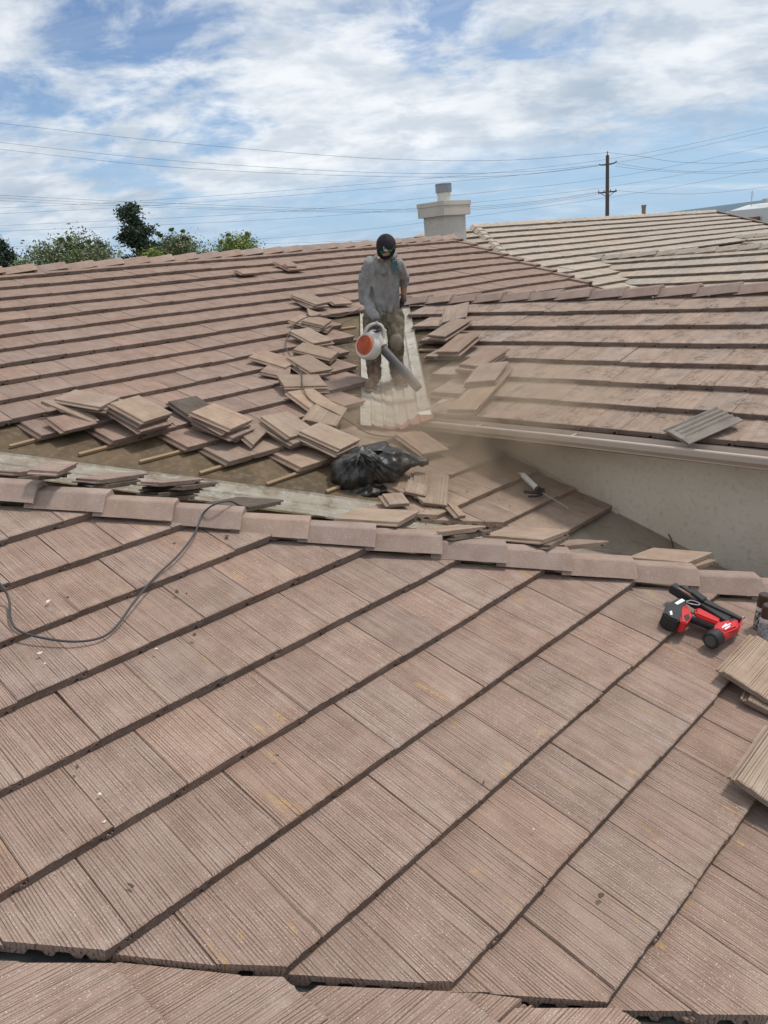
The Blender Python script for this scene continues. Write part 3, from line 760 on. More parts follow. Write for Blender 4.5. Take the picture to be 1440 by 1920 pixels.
# along the left valley, on slope A
stack(z5((212, 628), (330, 606), (455, 634), (312, 660)), PA, 0.125, 2, 'at the far left, tilted', ('tile_dusty', 'tile_far'), tilt=(-5, 3))
stack(z5((203, 668), (268, 650), (345, 680), (232, 722)), PA, 0.08, 1, 'broken to a triangle, leaning on the far left stack', ('tile_dusty',), tilt=(4, 6), cut=[(0.12, 0.2, 0.9, 0.42)])
stack(z5((150, 700), (300, 668), (365, 700), (190, 745)), PA, 0.05, 1, 'lying flat at the foot of the far left stack', ('tile_far',), cut=[(0.1, 0.27, -0.1, -1)])
stack(z5((402, 664), (567, 628), (652, 666), (495, 722)), PA, 0.165, 4, 'beside the dark stained tile at left', ('tile_clean', 'tile_far'))
stack(z5((655, 668), (762, 634), (822, 662), (700, 712)), PA, 0.05, 1, 'stained dark with a streak of white paint', ('tile_dark',))
stack(z5((713, 706), (872, 657), (950, 686), (795, 745)), PA, 0.155, 4, 'right of the dark stained tile', ('tile_clean', 'tile_far'))
stack(z5((900, 760), (985, 735), (1085, 785), (960, 830)), PA, 0.05, 1, 'cut to a triangle with its ribbed edge showing', ('tile_dusty',), tilt=(3, 0), cut=[(0.14, 0.22, -0.55, 0.83)])
stack(z5((980, 703), (1095, 690), (1188, 745), (1072, 777)), PA, 0.11, 3, 'with grooved edges left of the bag', ('tile_clean', 'tile_dusty'))
stack(z5((1122, 776), (1267, 730), (1350, 765), (1208, 816)), PA, 0.135, 3, 'just above the black bag', ('tile_clean', 'tile_dusty'))
# along the left edge of the middle valley
stack(z3((632, 150), (850, 136), (978, 186), (838, 228)), PA, 0.085, 2, 'highest up the slope left of the man', ('tile_dusty', 'tile_far'))
stack(z3((920, 155), (1050, 150), (1105, 178), (1040, 226)), PA, 0.04, 1, 'broken small, right of the highest stack by the man', ('tile_dusty',), cut=[(0.13, 0.22, 0.4, -0.9)])
stack(z3((695, 270), (755, 246), (828, 256), (795, 312)), PA, 0.04, 1, 'a small triangular shard below the highest stack by the man', ('tile_dusty',), cut=[(0.13, 0.16, 0.6, -0.8), (0.2, 0.1, -1, 0.1)])
stack(z3((640, 345), (860, 318), (1000, 345), (800, 390)), PA, 0.095, 3, 'under the brown cord at blower height', ('tile_dusty', 'tile_dusty'), cut=[(0.13, 0.25, -0.2, -1)])
stack(z3((616, 462), (850, 425), (986, 508), (838, 560)), PA, 0.085, 2, 'left of the blower fan', ('tile_dusty', 'tile_dusty'))
stack(z3((660, 610), (900, 575), (1090, 605), (830, 668)), PA, 0.07, 2, 'below and left of the blower fan', ('tile_dusty', 'tile_dusty'))
stack(z3((300, 694), (545, 622), (718, 672), (478, 748)), PA, 0.055, 1, 'lying farthest left of the brown cord', ('tile_dusty',))
stack(z3((385, 795), (610, 742), (820, 790), (620, 850)), PA, 0.035, 1, 'thin shard half under the brown cord', ('tile_far',), cut=[(0.14, 0.17, -0.3, 1)])
stack(z3((606, 714), (905, 662), (1026, 730), (722, 792)), PA, 0.075, 2, 'crossed by the brown cord beside the left boot', ('tile_dusty', 'tile_dusty'))
stack(z3((552, 835), (560, 905), (950, 900), (915, 828)), PA, 0.085, 2, 'turned sideways under the brown cord', ('tile_clean', 'tile_dusty'))
stack(z3((606, 1008), (935, 950), (1072, 1040), (722, 1100)), PA, 0.065, 1, 'below the sideways tile, under the brown cord', ('tile_clean',))
stack(z3((795, 1063), (1185, 1135), (1130, 1248), (718, 1150)), PA, 0.085, 2, 'turned towards the lower end of the metal valley', ('tile_clean', 'tile_dusty'))
# along the right edge of the middle valley, on slope B
stack(z6((200, 305), (345, 296), (340, 314), (195, 322)), PB, 0.09, 3, 'highest of those right of the man', ('tile_dusty', 'tile_far'), tilt=(3, 0))
stack(z6((225, 346), (328, 350), (270, 392), (162, 380)), PB, 0.085, 2, 'second down the right of the valley', ('tile_dusty', 'tile_far'))
stack(z6((238, 397), (380, 405), (322, 452), (184, 442)), PB, 0.10, 3, 'third down the right of the valley', ('tile_dusty', 'tile_far'))
stack(z6((330, 455), (478, 462), (430, 500), (276, 488)), PB, 0.10, 3, 'fourth down the right of the valley', ('tile_far', 'tile_dusty'), tilt=(-3, 0))
stack(z6((310, 505), (500, 516), (470, 560), (280, 552)), PB, 0.12, 4, 'fifth down the right of the valley', ('tile_dusty', 'tile_dusty'), tilt=(-3, 2))
stack(z6((288, 602), (442, 598), (385, 664), (226, 660)), PB, 0.075, 2, 'lowest, resting at the gutter corner', ('tile_clean', 'tile_dusty'))
# overturned tile on slope B
m = loose_matrix([(1330, 762), (1386, 788), (1300, 829), (1242, 797)], PB, 0.05)
flip = m @ Matrix.Translation((W / 2, L / 2, 0)) @ Matrix.Rotation(math.pi, 4, 'Y') @ Matrix.Translation((-W / 2, -L / 2, 0.028))
loose_tile(flip, 'tile_grey', 'grey overturned tile showing its ribbed underside above the gutter')
# lower part of slope A, round the bag
stack(zb((695, 115), (1120, 55), (1265, 160), (850, 238)), PA, 0.04, 1, 'between the black bag and the gutter end', ('tile_clean',), tilt=(-2, 0))
stack(zb((960, 450), (1195, 485), (1235, 742), (870, 700)), PA, 0.045, 1, 'with a broken corner standing right of the bag', ('tile_clean',), tilt=(4, -3), cut=[(0.02, 0.10, 0.75, 0.65)])
stack(zb((870, 405), (960, 420), (950, 575), (780, 545)), PA, 0.075, 1, 'a wedge of it leaning between bag and broken tile', ('tile_clean',), tilt=(6, 0), cut=[(0.15, 0.17, -0.2, -1), (0.12, 0.1, 1, 0)])
stack(zb((640, 560), (760, 540), (830, 640), (720, 660)), PA, 0.03, 1, 'small rounded offcut in front of the bag', ('tile_dusty',), cut=[(0.15, 0.16, 0, -1), (0.17, 0.1, -1, 0)])
stack(zb((1310, 680), (1340, 625), (1440, 740), (1400, 775)), PA, 0.035, 1, 'a narrow rib offcut right of the broken tile', ('tile_clean',), cut=[(0.06, 0.2, -1, 0), (0.1, 0.2, 0, -1)])
# on slope H, between hip caps and galvanised valley
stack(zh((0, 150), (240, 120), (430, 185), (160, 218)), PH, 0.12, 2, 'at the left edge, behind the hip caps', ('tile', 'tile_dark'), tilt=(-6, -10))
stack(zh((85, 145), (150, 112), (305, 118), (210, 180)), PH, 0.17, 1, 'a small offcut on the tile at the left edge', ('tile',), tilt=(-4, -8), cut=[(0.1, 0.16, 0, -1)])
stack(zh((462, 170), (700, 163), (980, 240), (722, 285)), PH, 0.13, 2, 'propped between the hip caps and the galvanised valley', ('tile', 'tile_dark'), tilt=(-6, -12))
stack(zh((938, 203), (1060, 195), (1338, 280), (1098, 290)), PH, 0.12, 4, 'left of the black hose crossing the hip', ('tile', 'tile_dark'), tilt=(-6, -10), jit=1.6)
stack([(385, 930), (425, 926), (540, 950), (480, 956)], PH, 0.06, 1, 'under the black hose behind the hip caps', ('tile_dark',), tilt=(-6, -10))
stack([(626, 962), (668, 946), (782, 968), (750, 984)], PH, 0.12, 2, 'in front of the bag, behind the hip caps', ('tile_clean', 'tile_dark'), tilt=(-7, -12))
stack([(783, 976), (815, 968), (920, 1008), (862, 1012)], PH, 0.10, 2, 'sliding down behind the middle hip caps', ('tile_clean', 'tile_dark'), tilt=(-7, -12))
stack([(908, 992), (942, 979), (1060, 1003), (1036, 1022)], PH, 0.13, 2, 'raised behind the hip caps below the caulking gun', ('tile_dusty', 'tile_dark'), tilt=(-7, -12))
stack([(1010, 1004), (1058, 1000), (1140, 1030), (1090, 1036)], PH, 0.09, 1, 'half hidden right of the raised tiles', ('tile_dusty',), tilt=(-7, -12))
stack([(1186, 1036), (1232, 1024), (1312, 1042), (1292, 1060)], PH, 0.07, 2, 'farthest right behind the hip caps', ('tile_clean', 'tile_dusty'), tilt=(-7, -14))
# right edge of the near slope
stack([(1409, 1206), (1535, 1232), (1472, 1310), (1345, 1279)], PF, 0.075, 1, 'overhanging at the right edge below the spray cans', ('tile_clean',), tilt=(0, 3), hi=True)
stack([(1452, 1250), (1540, 1262), (1500, 1350), (1425, 1330)], PF, 0.035, 1, 'standing as a prop under the overhanging tile', ('tile_dusty',), hi=True, cut=[(0.15, 0.2, 0, -1)])
stack([(1452, 1370), (1570, 1440), (1510, 1545), (1390, 1466)], PF, 0.075, 1, 'at the right edge nearest the camera', ('tile_clean',), tilt=(0, 4), hi=True)
# near the ridge
stack([(518, 494), (545, 489), (570, 499), (540, 506)], PA, 0.04, 1, 'lying just below the ridge', ('tile_far',))
stack([(536, 490), (548, 488), (556, 492), (543, 496)], PA, 0.07, 1, 'a small offcut on the tile below the ridge', ('tile_far',), cut=[(0.14, 0.14, 0, -1), (0.14, 0.1, -1, 0)])
stack([(440, 502), (458, 499), (472, 505), (452, 509)], PA, 0.04, 1, 'a lone offcut below the ridge, left of the others', ('tile_far',), cut=[(0.14, 0.2, 0, -1)])

# ------------------------------------------------------------------ organic shapes
DG = None
def organic(bm, name, voxel, smooth_it, mat, parent, mw, folds=0.0, fscale=0.12, smooth=True, seed=0, fold_dir=(1, 1, 1), dec=None):
    """union the pieces of bm into one skin, smooth it, add cloth folds"""
    me = bpy.data.meshes.new(name + '_src'); bmesh.ops.recalc_face_normals(bm, faces=bm.faces); bm.to_mesh(me); bm.free()
    o = bpy.data.objects.new(name + '_src', me); COL.objects.link(o)
    r = o.modifiers.new('r', 'REMESH'); r.mode = 'VOXEL'; r.voxel_size = voxel
    if smooth_it:
        sm = o.modifiers.new('s', 'SMOOTH'); sm.factor = 0.5; sm.iterations = smooth_it
    dg = bpy.context.evaluated_depsgraph_get()
    res = bpy.data.meshes.new_from_object(o.evaluated_get(dg)); res.name = name
    bpy.data.objects.remove(o); bpy.data.meshes.remove(me)
    if folds:
        nr = [v.normal.copy() for v in res.vertices]
        fd = V(fold_dir)
        for v, n in zip(res.vertices, nr):
            p = v.co; q = V((p.x * fd.x, p.y * fd.y, p.z * fd.z)) / fscale + V((seed * 7.3, seed, 0))
            wv = noise.noise(q + 0.6 * V((noise.noise(q * 0.7), noise.noise(q * 0.7 + V((5, 0, 0))), noise.noise(q * 0.7 + V((0, 9, 0))))))
            v.co = p + n * folds * (0.60 - 2.2 * abs(wv))
    res.materials.clear(); res.materials.append(mat)
    for p in res.polygons: p.use_smooth = smooth
    ob = bpy.data.objects.new(name, res); COL.objects.link(ob)
    if parent is not None: ob.parent = parent
    ob.matrix_world = mw
    return ob
def ball(bm, c, r, sub=2, sc=(1, 1, 1), rot=None):
    g = bmesh.ops.create_icosphere(bm, subdivisions=sub, radius=1.0)
    for v in g['verts']:
        p = V((v.co.x * r * sc[0], v.co.y * r * sc[1], v.co.z * r * sc[2]))
        if rot is not None: p = rot @ p
        v.co = p + V(c)
def limb(bm, pts, rr, seg=14):
    for i in range(len(pts) - 1): tube(bm, [pts[i], pts[i + 1]], [rr[i], rr[i + 1]], seg)
    for p, r in zip(pts, rr): ball(bm, p, r * 1.0)
def loft(bm, rings, seg=20):
    """rings: (center, rx, ry) roughly horizontal ellipses"""
    R = []
    for c, rx, ry in rings:
        R.append([bm.verts.new(V(c) + V((rx * math.cos(2 * math.pi * k / seg), ry * math.sin(2 * math.pi * k / seg), 0))) for k in range(seg)])
    for a, b in zip(R, R[1:]):
        for k in range(seg): bm.faces.new((a[k], a[(k + 1) % seg], b[(k + 1) % seg], b[k]))
    bm.faces.new(R[0][::-1]); bm.faces.new(R[-1])
def cloth_mat(name, ca, cb, scale=9.0, rough=0.9, dust=0.0):
    m, t, b = new_mat(name); v, _ = obj_vec(t, False)
    col = t.mix(t.step(t.noise(v, scale, 5, 0.65), 0.3, 0.7), c4(ca), c4(cb))
    if dust: col = t.mix(t.math('MULTIPLY', t.step(t.noise(v, 14.0, 5, 0.7), 0.45, 0.7), dust), col, c4((0.40, 0.33, 0.25)))
    t.set(b.inputs['Base Color'], col); b.inputs['Roughness'].default_value = rough; b.inputs['Specular IOR Level'].default_value = 0.2
    bump(t, b, t.noise(v, 240.0, 2, 0.6), 0.3, 0.002)
    return m
M['shirt'] = cloth_mat('grey_sweatshirt', (0.205, 0.202, 0.200), (0.290, 0.286, 0.282), dust=0.12)
M['trousers'] = cloth_mat('olive_trousers', (0.105, 0.088, 0.060), (0.175, 0.148, 0.105), dust=0.45)
M['knee'] = cloth_mat('knee_pad', (0.20, 0.165, 0.12), (0.28, 0.24, 0.185))
M['boot'] = cloth_mat('brown_leather', (0.11, 0.062, 0.040), (0.19, 0.115, 0.08), dust=0.5, rough=0.6)
M['sole'] = simple('boot_sole', (0.16, 0.13, 0.10), 0.9)
M['glove'] = cloth_mat('work_glove', (0.045, 0.043, 0.042), (0.09, 0.085, 0.08), dust=0.2)
M['cuff'] = cloth_mat('glove_print', (0.30, 0.29, 0.28), (0.42, 0.41, 0.40))
M['skin'] = simple('skin', (0.30, 0.165, 0.105), 0.55, 0, 0.1)
M['hair'] = simple('dark_hair', (0.020, 0.015, 0.012), 0.7)
M['capcloth'] = cloth_mat('navy_cap', (0.022, 0.021, 0.028), (0.036, 0.033, 0.042))
M['capbrim'] = cloth_mat('cap_brim', (0.035, 0.035, 0.045), (0.055, 0.054, 0.068))
M['white'] = simple('white_thread', (0.8, 0.8, 0.8), 0.8, 0, 0.05)
M['lens'] = simple('green_mirror_lens', (0.02, 0.22, 0.03), 0.12, 0.6, 0.2, 30)
M['blackp'] = simple('black_plastic', (0.022, 0.022, 0.024), 0.42)
M['whitep'] = simple('dusty_white_plastic', (0.58, 0.56, 0.52), 0.5, 0, 0.12, 14)
M['orangep'] = simple('orange_plastic', (0.62, 0.13, 0.045), 0.5, 0, 0.15, 25)
M['greyp'] = simple('grey_plastic_tube', (0.085, 0.080, 0.078), 0.5, 0, 0.2)
M['redp'] = simple('red_plastic', (0.56, 0.028, 0.030), 0.35, 0, 0.08)
M['teal'] = simple('teal_print', (0.05, 0.17, 0.20), 0.9)

# ------------------------------------------------------------------ the man in the valley
PX, PY = 722, 722
foot = (PA.hit(PX, PY, -0.05) + PB.hit(PX, PY, -0.05)) / 2
Xp = RT.copy(); Zp = (V((0, 0, 1)) - Xp * Xp.z).normalized(); Yp = Zp.cross(Xp)
PM = Matrix((Xp, Yp, Zp)).transposed().to_4x4(); PM.translation = foot
person = empty('person', mw=PM)
tag(person, 'person in grey sweatshirt and dark cap stooping in the metal valley, holding a leaf blower', 'person')
DPT = (foot - EYE).dot(FW); PPM = FOC / DPT            # pixels per metre there
inv = PM.inverted()
def ppt(px, py, y):
    """point whose image is (px,py), y metres behind the feet"""
    d = ray(px, py); o_ = inv @ EYE; dl = inv.to_3x3() @ d
    k = (y - o_.y) / dl.y; return o_ + dl * k
hipL, hipR = ppt(700, 588, 0.0), ppt(738, 584, 0.0)
kneeR, ankR = ppt(699, 655, -0.02), ppt(702, 703, 0.03)
kneeL, ankL = ppt(742, 632, -0.10), ppt(744, 697, 0.06)
pelvis = (hipL + hipR) / 2
shR, shL = ppt(689, 490, -0.06), ppt(751, 494, -0.10)
chest = (shR + shL) / 2
neck = ppt(722, 481, -0.10); headc = ppt(724, 466, -0.17)
elR, wrR = ppt(684, 560, -0.10), ppt(704, 598, -0.26)
elL, wrL = ppt(757, 530, 0.05), ppt(757, 556, 0.03)
# body: head, neck and torso core as one mesh
bm = bmesh.new()
ball(bm, headc, 0.092, 3, (0.86, 1.05, 1.22)); ball(bm, headc + V((0.005, -0.055, -0.060)), 0.058, 2, (0.95, 0.9, 0.9))
ball(bm, headc + V((0.012, -0.100, -0.028)), 0.018, 2, (0.8, 1.1, 1.3))
for s in (-1, 1): ball(bm, headc + V((s * 0.080, 0.005, -0.02)), 0.026, 2, (0.4, 0.8, 1.2))
limb(bm, [headc + V((0, 0.02, -0.05)), neck + V((0, 0.02, -0.04))], [0.055, 0.062])
loft(bm, [(pelvis, 0.13, 0.09), ((pelvis + chest) / 2, 0.12, 0.09), (chest - V((0, 0, .04)), 0.15, 0.08), (neck - V((0, 0, .03)), 0.06, 0.06)])
limb(bm, [elL, wrL], [0.040, 0.030]); limb(bm, [elR, wrR], [0.040, 0.030])
body = organic(bm, 'body', 0.011, 3, M['skin'], person, PM)
# sweatshirt
bm = bmesh.new()
mid = pelvis.lerp(chest, 0.45)
loft(bm, [(pelvis + V((-0.005, 0.0, -0.055)), 0.165, 0.120), (pelvis + V((-0.005, 0, 0.03)), 0.165, 0.125), (mid, 0.150, 0.120), (pelvis.lerp(chest, 0.8), 0.155, 0.120), (chest + V((0, 0, .0)), 0.140, 0.100), (neck + V((0, 0.01, -0.030)), 0.078, 0.080)])
limb(bm, [shR + V((0.03, 0, -0.02)), shR.lerp(elR, 0.5) + V((-0.012, 0, 0)), elR, elR.lerp(wrR, 0.55), wrR + V((0, 0, 0.015))], [0.064, 0.062, 0.058, 0.052, 0.040])
limb(bm, [shL + V((-0.03, 0, -0.02)), shL.lerp(elL, 0.55) + V((0.015, 0.0, 0)), elL + V((0, 0, 0.03)), elL + V((0, 0, -0.012))], [0.064, 0.060, 0.052, 0.048])
organic(bm, 'sweatshirt', 0.0110, 3, M['shirt'], person, PM, folds=0.024, fscale=0.10, seed=3, fold_dir=(1.5, 1.0, 0.55))
# hood draped round the neck
bm = bmesh.new()
hp = [neck + V((0.075, -0.035, -0.010)), neck + V((0.085, 0.05, 0.03)), neck + V((0.0, 0.10, 0.045)), neck + V((-0.085, 0.05, 0.02)), neck + V((-0.090, -0.05, -0.05)), neck + V((-0.045, -0.085, -0.125)), neck + V((-0.010, -0.085, -0.150))]
limb(bm, spline(hp, 3), [0.030 + 0.012 * math.sin(i * 0.5) for i in range(len(spline(hp, 3)))], 10)
organic(bm, 'hood', 0.011, 3, M['shirt'], person, PM, folds=0.010, fscale=0.06, seed=9)
# chest print
pr = ppt(741, 500, -0.235)
bm = bmesh.new()
for (ax, az, bx, bz) in ((-0.03, 0.06, 0.01, 0.02), (0.01, 0.06, 0.025, 0.01), (-0.02, 0.02, 0.02, -0.03), (0.02, 0.0, -0.015, -0.05), (-0.03, -0.02, 0.03, -0.06), (-0.01, 0.045, 0.02, 0.05)):
    tube(bm, [pr + V((ax, 0.02, az)), pr + V((bx, 0.025, bz))], 0.009, 6)
bm_obj('chest_print', bm, M['teal'], person, mw=PM)
# trousers
bm = bmesh.new()
loft(bm, [(pelvis + V((0, 0.01, -0.14)), 0.135, 0.120), (pelvis + V((0, 0, -0.03)), 0.178, 0.135), (pelvis + V((0, 0, 0.06)), 0.165, 0.125)])
limb(bm, [hipL + V((0, 0, -0.04)), hipL.lerp(kneeR, 0.5), kneeR, kneeR.lerp(ankR, 0.5), ankR + V((0, 0, 0.0))], [0.112, 0.100, 0.082, 0.080, 0.074])
limb(bm, [hipR + V((0, 0, -0.04)), hipR.lerp(kneeL, 0.5), kneeL, kneeL.lerp(ankL, 0.5), ankL + V((0, 0, 0.0))], [0.112, 0.102, 0.085, 0.080, 0.072])
organic(bm, 'trousers', 0.0115, 3, M['trousers'], person, PM, folds=0.015, fscale=0.10, seed=5, fold_dir=(0.9, 0.9, 1.3))
bm = bmesh.new(); ball(bm, kneeL + V((0.004, -0.062, -0.045)), 0.075, 3, (0.95, 0.55, 1.30)); organic(bm, 'knee_pad', 0.01, 2, M['knee'], person, PM)
bm = bmesh.new(); ball(bm, kneeR + V((0.0, -0.05, -0.03)), 0.065, 3, (0.95, 0.5, 1.3)); organic(bm, 'knee_pad', 0.01, 2, M['knee'], person, PM)
# boots
def boot(ank, toe, nm='boot'):
    d_ = (toe - ank); d_.z = 0; d_.normalize()
    bm = bmesh.new()
    limb(bm, [ank + V((0, 0, 0.05)), ank + V((0, 0, -0.02)), ank + V((0, 0, -0.06)) - d_ * 0.02], [0.058, 0.056, 0.050])
    limb(bm, [ank + V((0, 0, -0.055)), ank + d_ * 0.09 + V((0, 0, -0.065)), toe], [0.050, 0.052, 0.046])
    b_ = organic(bm, nm, 0.010, 2, M['boot'], person, PM)
    bm = bmesh.new()
    zs = min(ank.z - 0.10, toe.z - 0.045)
    for q, r_ in ((ank - d_ * 0.02, 0.050), (ank + d_ * 0.08, 0.050), (toe, 0.050)):
        tube(bm, [V((q.x, q.y, toe.z - 0.058)), V((q.x, q.y, toe.z - 0.030))], r_, 14)
    organic(bm, 'sole', 0.009, 1, M['sole'], b_, PM)
    bm = bmesh.new()
    for i in range(4):
        c = ank + d_ * (0.045 + 0.022 * i) + V((0, 0, 0.0 - 0.012 * i)); sdv = V((-d_.y, d_.x, 0))
        tube(bm, [c - sdv * 0.03 + V((0, 0, -.008)), c + V((0, 0, .006)), c + sdv * 0.03 + V((0, 0, -.008))], 0.004, 6)
    bm_obj('laces', bm, M['knee'], b_, mw=PM)
def on_metal(pl, px, py, up): return inv @ (pl.hit(px, py, -0.055) + V((0, 0, up)))
boot(on_metal(PA, 704, 722, 0.115), on_metal(PA, 692, 734, 0.058)); boot(on_metal(PB, 744, 714, 0.115), on_metal(PB, 758, 724, 0.058))
# gloves: palm, four fingers and a thumb closed on the handle; a bare relaxed hand on the other side
def hand(bm, wr, palm, fdir, side, curl, size=1.0):
    f = V(fdir).normalized(); s_ = V(side).normalized(); up = f.cross(s_).normalized()
    limb(bm, [wr, palm], [0.030 * size, 0.036 * size], 10)
    for k, (off, ln) in enumerate(((-0.030, 0.070), (-0.010, 0.080), (0.010, 0.076), (0.030, 0.060))):
        a_ = palm + s_ * off * size + f * 0.025; b_ = a_ + (f * math.cos(curl * .5) + up * math.sin(curl * .5)) * ln * .45 * size
        c_ = b_ + (f * math.cos(curl * 1.3) + up * math.sin(curl * 1.3)) * ln * .35 * size; d_ = c_ + (f * math.cos(curl * 2) + up * math.sin(curl * 2)) * ln * .25 * size
        limb(bm, [a_, b_, c_, d_], [0.0115, 0.0105, 0.0095, 0.008], 8)
    a_ = palm - s_ * 0.028; limb(bm, [a_, a_ - s_ * 0.022 + f * 0.02 + up * 0.012, a_ - s_ * 0.018 + f * 0.045 + up * 0.026], [0.014, 0.012, 0.009], 8)
handR = ppt(708, 611, -0.30)
bm = bmesh.new(); hand(bm, wrR, handR, (0.25, -0.35, -0.9), (0.8, -0.5, 0.2), 0.95, 1.05); organic(bm, 'glove', 0.0065, 1, M['glove'], person, PM)
bm = bmesh.new(); hand(bm, wrL, ppt(756, 562, 0.01), (-0.1, -0.15, -0.95), (0.3, -0.95, 0.1), 0.35, 1.0); organic(bm, 'glove', 0.0065, 1, M['glove'], person, PM)
bm = bmesh.new(); limb(bm, [wrR.lerp(handR, 0.55) + V((0, -0.028, 0.0)), wrR.lerp(handR, 0.8) + V((0.01, -0.030, 0))], [0.018, 0.016]); bm_obj('glove_patch', bm, M['cuff'], person, mw=PM)
# cap with brim, badge letters and mirror glasses
tiltM = Matrix.Rotation(rad(42), 3, 'X') @ Matrix.Rotation(rad(-10), 3, 'Y')
cc = headc + V((0.0, -0.004, 0.030))
bm = bmesh.new()
g = bmesh.ops.create_uvsphere(bm, u_segments=28, v_segments=16, radius=0.104)
bmesh.ops.delete(bm, geom=[v for v in bm.verts if v.co.z < -0.012], context='VERTS')
for v in bm.verts: v.co = cc + tiltM @ V((v.co.x * 0.96, v.co.y * 1.08, v.co.z * 1.06))
bmesh.ops.solidify(bm, geom=list(bm.faces), thickness=0.003)
capo = bm_obj('baseball_cap', bm, M['capcloth'], person, smooth=True, mw=PM)
bm = bmesh.new(); nseg = 16; ra = []; rb = []
for i in range(nseg + 1):
    a_ = math.pi * (1 + i / nseg)
    inn = V((0.098 * math.cos(a_), 0.108 * math.sin(a_), -0.006)); ex = 0.078 * math.sin(math.pi * i / nseg) ** 0.6
    out = inn + V((0.0, -ex, 0.010 - 0.030 * ex / 0.078 + 0.012 * math.sin(math.pi * i / nseg)))
    ra.append(bm.verts.new(cc + tiltM @ inn)); rb.append(bm.verts.new(cc + tiltM @ out))
for i in range(nseg): bm.faces.new((ra[i], ra[i + 1], rb[i + 1], rb[i]))
bmesh.ops.solidify(bm, geom=list(bm.faces), thickness=0.004)
bm_obj('brim', bm, M['capbrim'], capo, smooth=True, mw=PM)
bm = bmesh.new(); ball(bm, cc + tiltM @ V((0, 0, 0.111)), 0.009, 2); bm_obj('button', bm, M['capcloth'], capo, mw=PM)
bm = bmesh.new()
def on_cap(x, z):
    yy = -0.1123 * math.sqrt(max(0.0, 1 - (x / 0.1) ** 2 - (z / 0.11) ** 2)) - 0.003; return cc + tiltM @ V((x, yy, z))
def stroke(pts, r=0.0028):
    P_ = [on_cap(*q) for q in pts]; tube(bm, P_, r, 6)
stroke([(-0.014, 0.066), (-0.012, 0.040), (-0.012, 0.032)]); stroke([(-0.017, 0.033), (0.004, 0.031)])
stroke([(-0.004, 0.024), (0.005, 0.050), (0.014, 0.022)]); stroke([(-0.001, 0.034), (0.010, 0.033)])
bm_obj('cap_badge', bm, M['white'], capo, mw=PM)
bm = bmesh.new()
for s in (-1, 1):
    ring = []; ctr = bm.verts.new(on_cap(s * 0.036, 0.014) + tiltM @ V((0, -0.012, 0)))
    for k in range(14):
        a_ = 2 * math.pi * k / 14; ring.append(bm.verts.new(on_cap(s * 0.036 + 0.030 * math.cos(a_), 0.014 + 0.016 * math.sin(a_)) + tiltM @ V((0, -0.006, 0))))
    for k in range(14): bm.faces.new((ctr, ring[k], ring[(k + 1) % 14]))
bmesh.ops.solidify(bm, geom=list(bm.faces), thickness=0.002)
gl = bm_obj('sunglasses', bm, M['lens'], person, smooth=True, mw=PM)
bm = bmesh.new(); tube(bm, [on_cap(x, 0.022) + tiltM @ V((0, -0.006, 0)) for x in (-0.094, -0.07, -0.04, 0, 0.04, 0.07, 0.094)], 0.003, 6)
bm_obj('glasses_frame', bm, M['blackp'], gl, mw=PM)

# ------------------------------------------------------------------ leaf blower
fanc = ppt(685, 647, -0.34); bodyc = ppt(700, 640, -0.30)
BM_ = PM
blower = empty('leaf_blower', mw=PM @ Matrix.Translation(bodyc)); tag(blower, 'white and orange leaf blower with a grey tube, held by the man', 'leaf blower')
fn = V((-0.62, -0.72, 0.30)).normalized(); fx, fy, fz = frame_from(fn)
def disc(bm, c, r, a, b, seg=28, r2=None):
    tube(bm, [c + fn * a, c + fn * b], [r, r if r2 is None else r2], seg)
bm = bmesh.new(); tube(bm, [fanc - fn * 0.14, fanc - fn * 0.12, fanc - fn * 0.03, fanc - fn * 0.005], [0.085, 0.130, 0.142, 0.128], 28)
ball(bm, bodyc + V((0.02, 0.03, 0.035)), 0.085, 2, (1.0, 0.9, 1.0)); limb(bm, [bodyc + V((0.01, 0, 0.04)), ppt(713, 648, -0.30), ppt(718, 655, -0.31)], [0.085, 0.060, 0.050])
organic(bm, 'housing', 0.010, 3, M['whitep'], blower, PM)
bm = bmesh.new(); tube(bm, [fanc - fn * 0.012, fanc + fn * 0.004], [0.135, 0.128], 32); bm_obj('guard_ring', bm, M['whitep'], blower, mw=PM)
bm = bmesh.new(); tube(bm, [fanc, fanc + fn * 0.020, fanc + fn * 0.026], [0.104, 0.098, 0.070], 32)
for k, r_ in enumerate((0.092, 0.074, 0.056, 0.038, 0.02)):
    pts = [fanc + fn * (0.024 + 0.002 * k) + (fx * math.cos(a_ * math.pi / 12) + fy * math.sin(a_ * math.pi / 12)) * r_ for a_ in range(25)]
    tube(bm, pts, 0.0055, 6, caps=False)
bm_obj('fan_cover', bm, M['orangep'], blower, mw=PM)
bm = bmesh.new()
for k, r_ in enumerate((0.083, 0.065, 0.047, 0.029)):
    pts = [fanc + fn * (0.0245 + 0.001 * k) + (fx * math.cos(a_ * math.pi / 12) + fy * math.sin(a_ * math.pi / 12)) * r_ for a_ in range(25)]
    tube(bm, pts, 0.0025, 5, caps=False)
bm_obj('fan_slot', bm, M['blackp'], blower, mw=PM)
bm = bmesh.new(); tube(bm, spline([ppt(683, 628, -0.28), ppt(690, 613, -0.30), ppt(704, 607, -0.31), ppt(716, 612, -0.31), ppt(719, 627, -0.30), ppt(716, 640, -0.30)], 5), 0.017, 10); bm_obj('handle', bm, M['whitep'], blower, smooth=True, mw=PM)
bm = bmesh.new(); box(bm, ppt(702, 622, -0.32), (0.05, 0.03, 0.025), bev=0.006); box(bm, ppt(695, 630, -0.33), (0.035, 0.03, 0.03), bev=0.006); bm_obj('controls', bm, M['blackp'], blower, mw=PM)
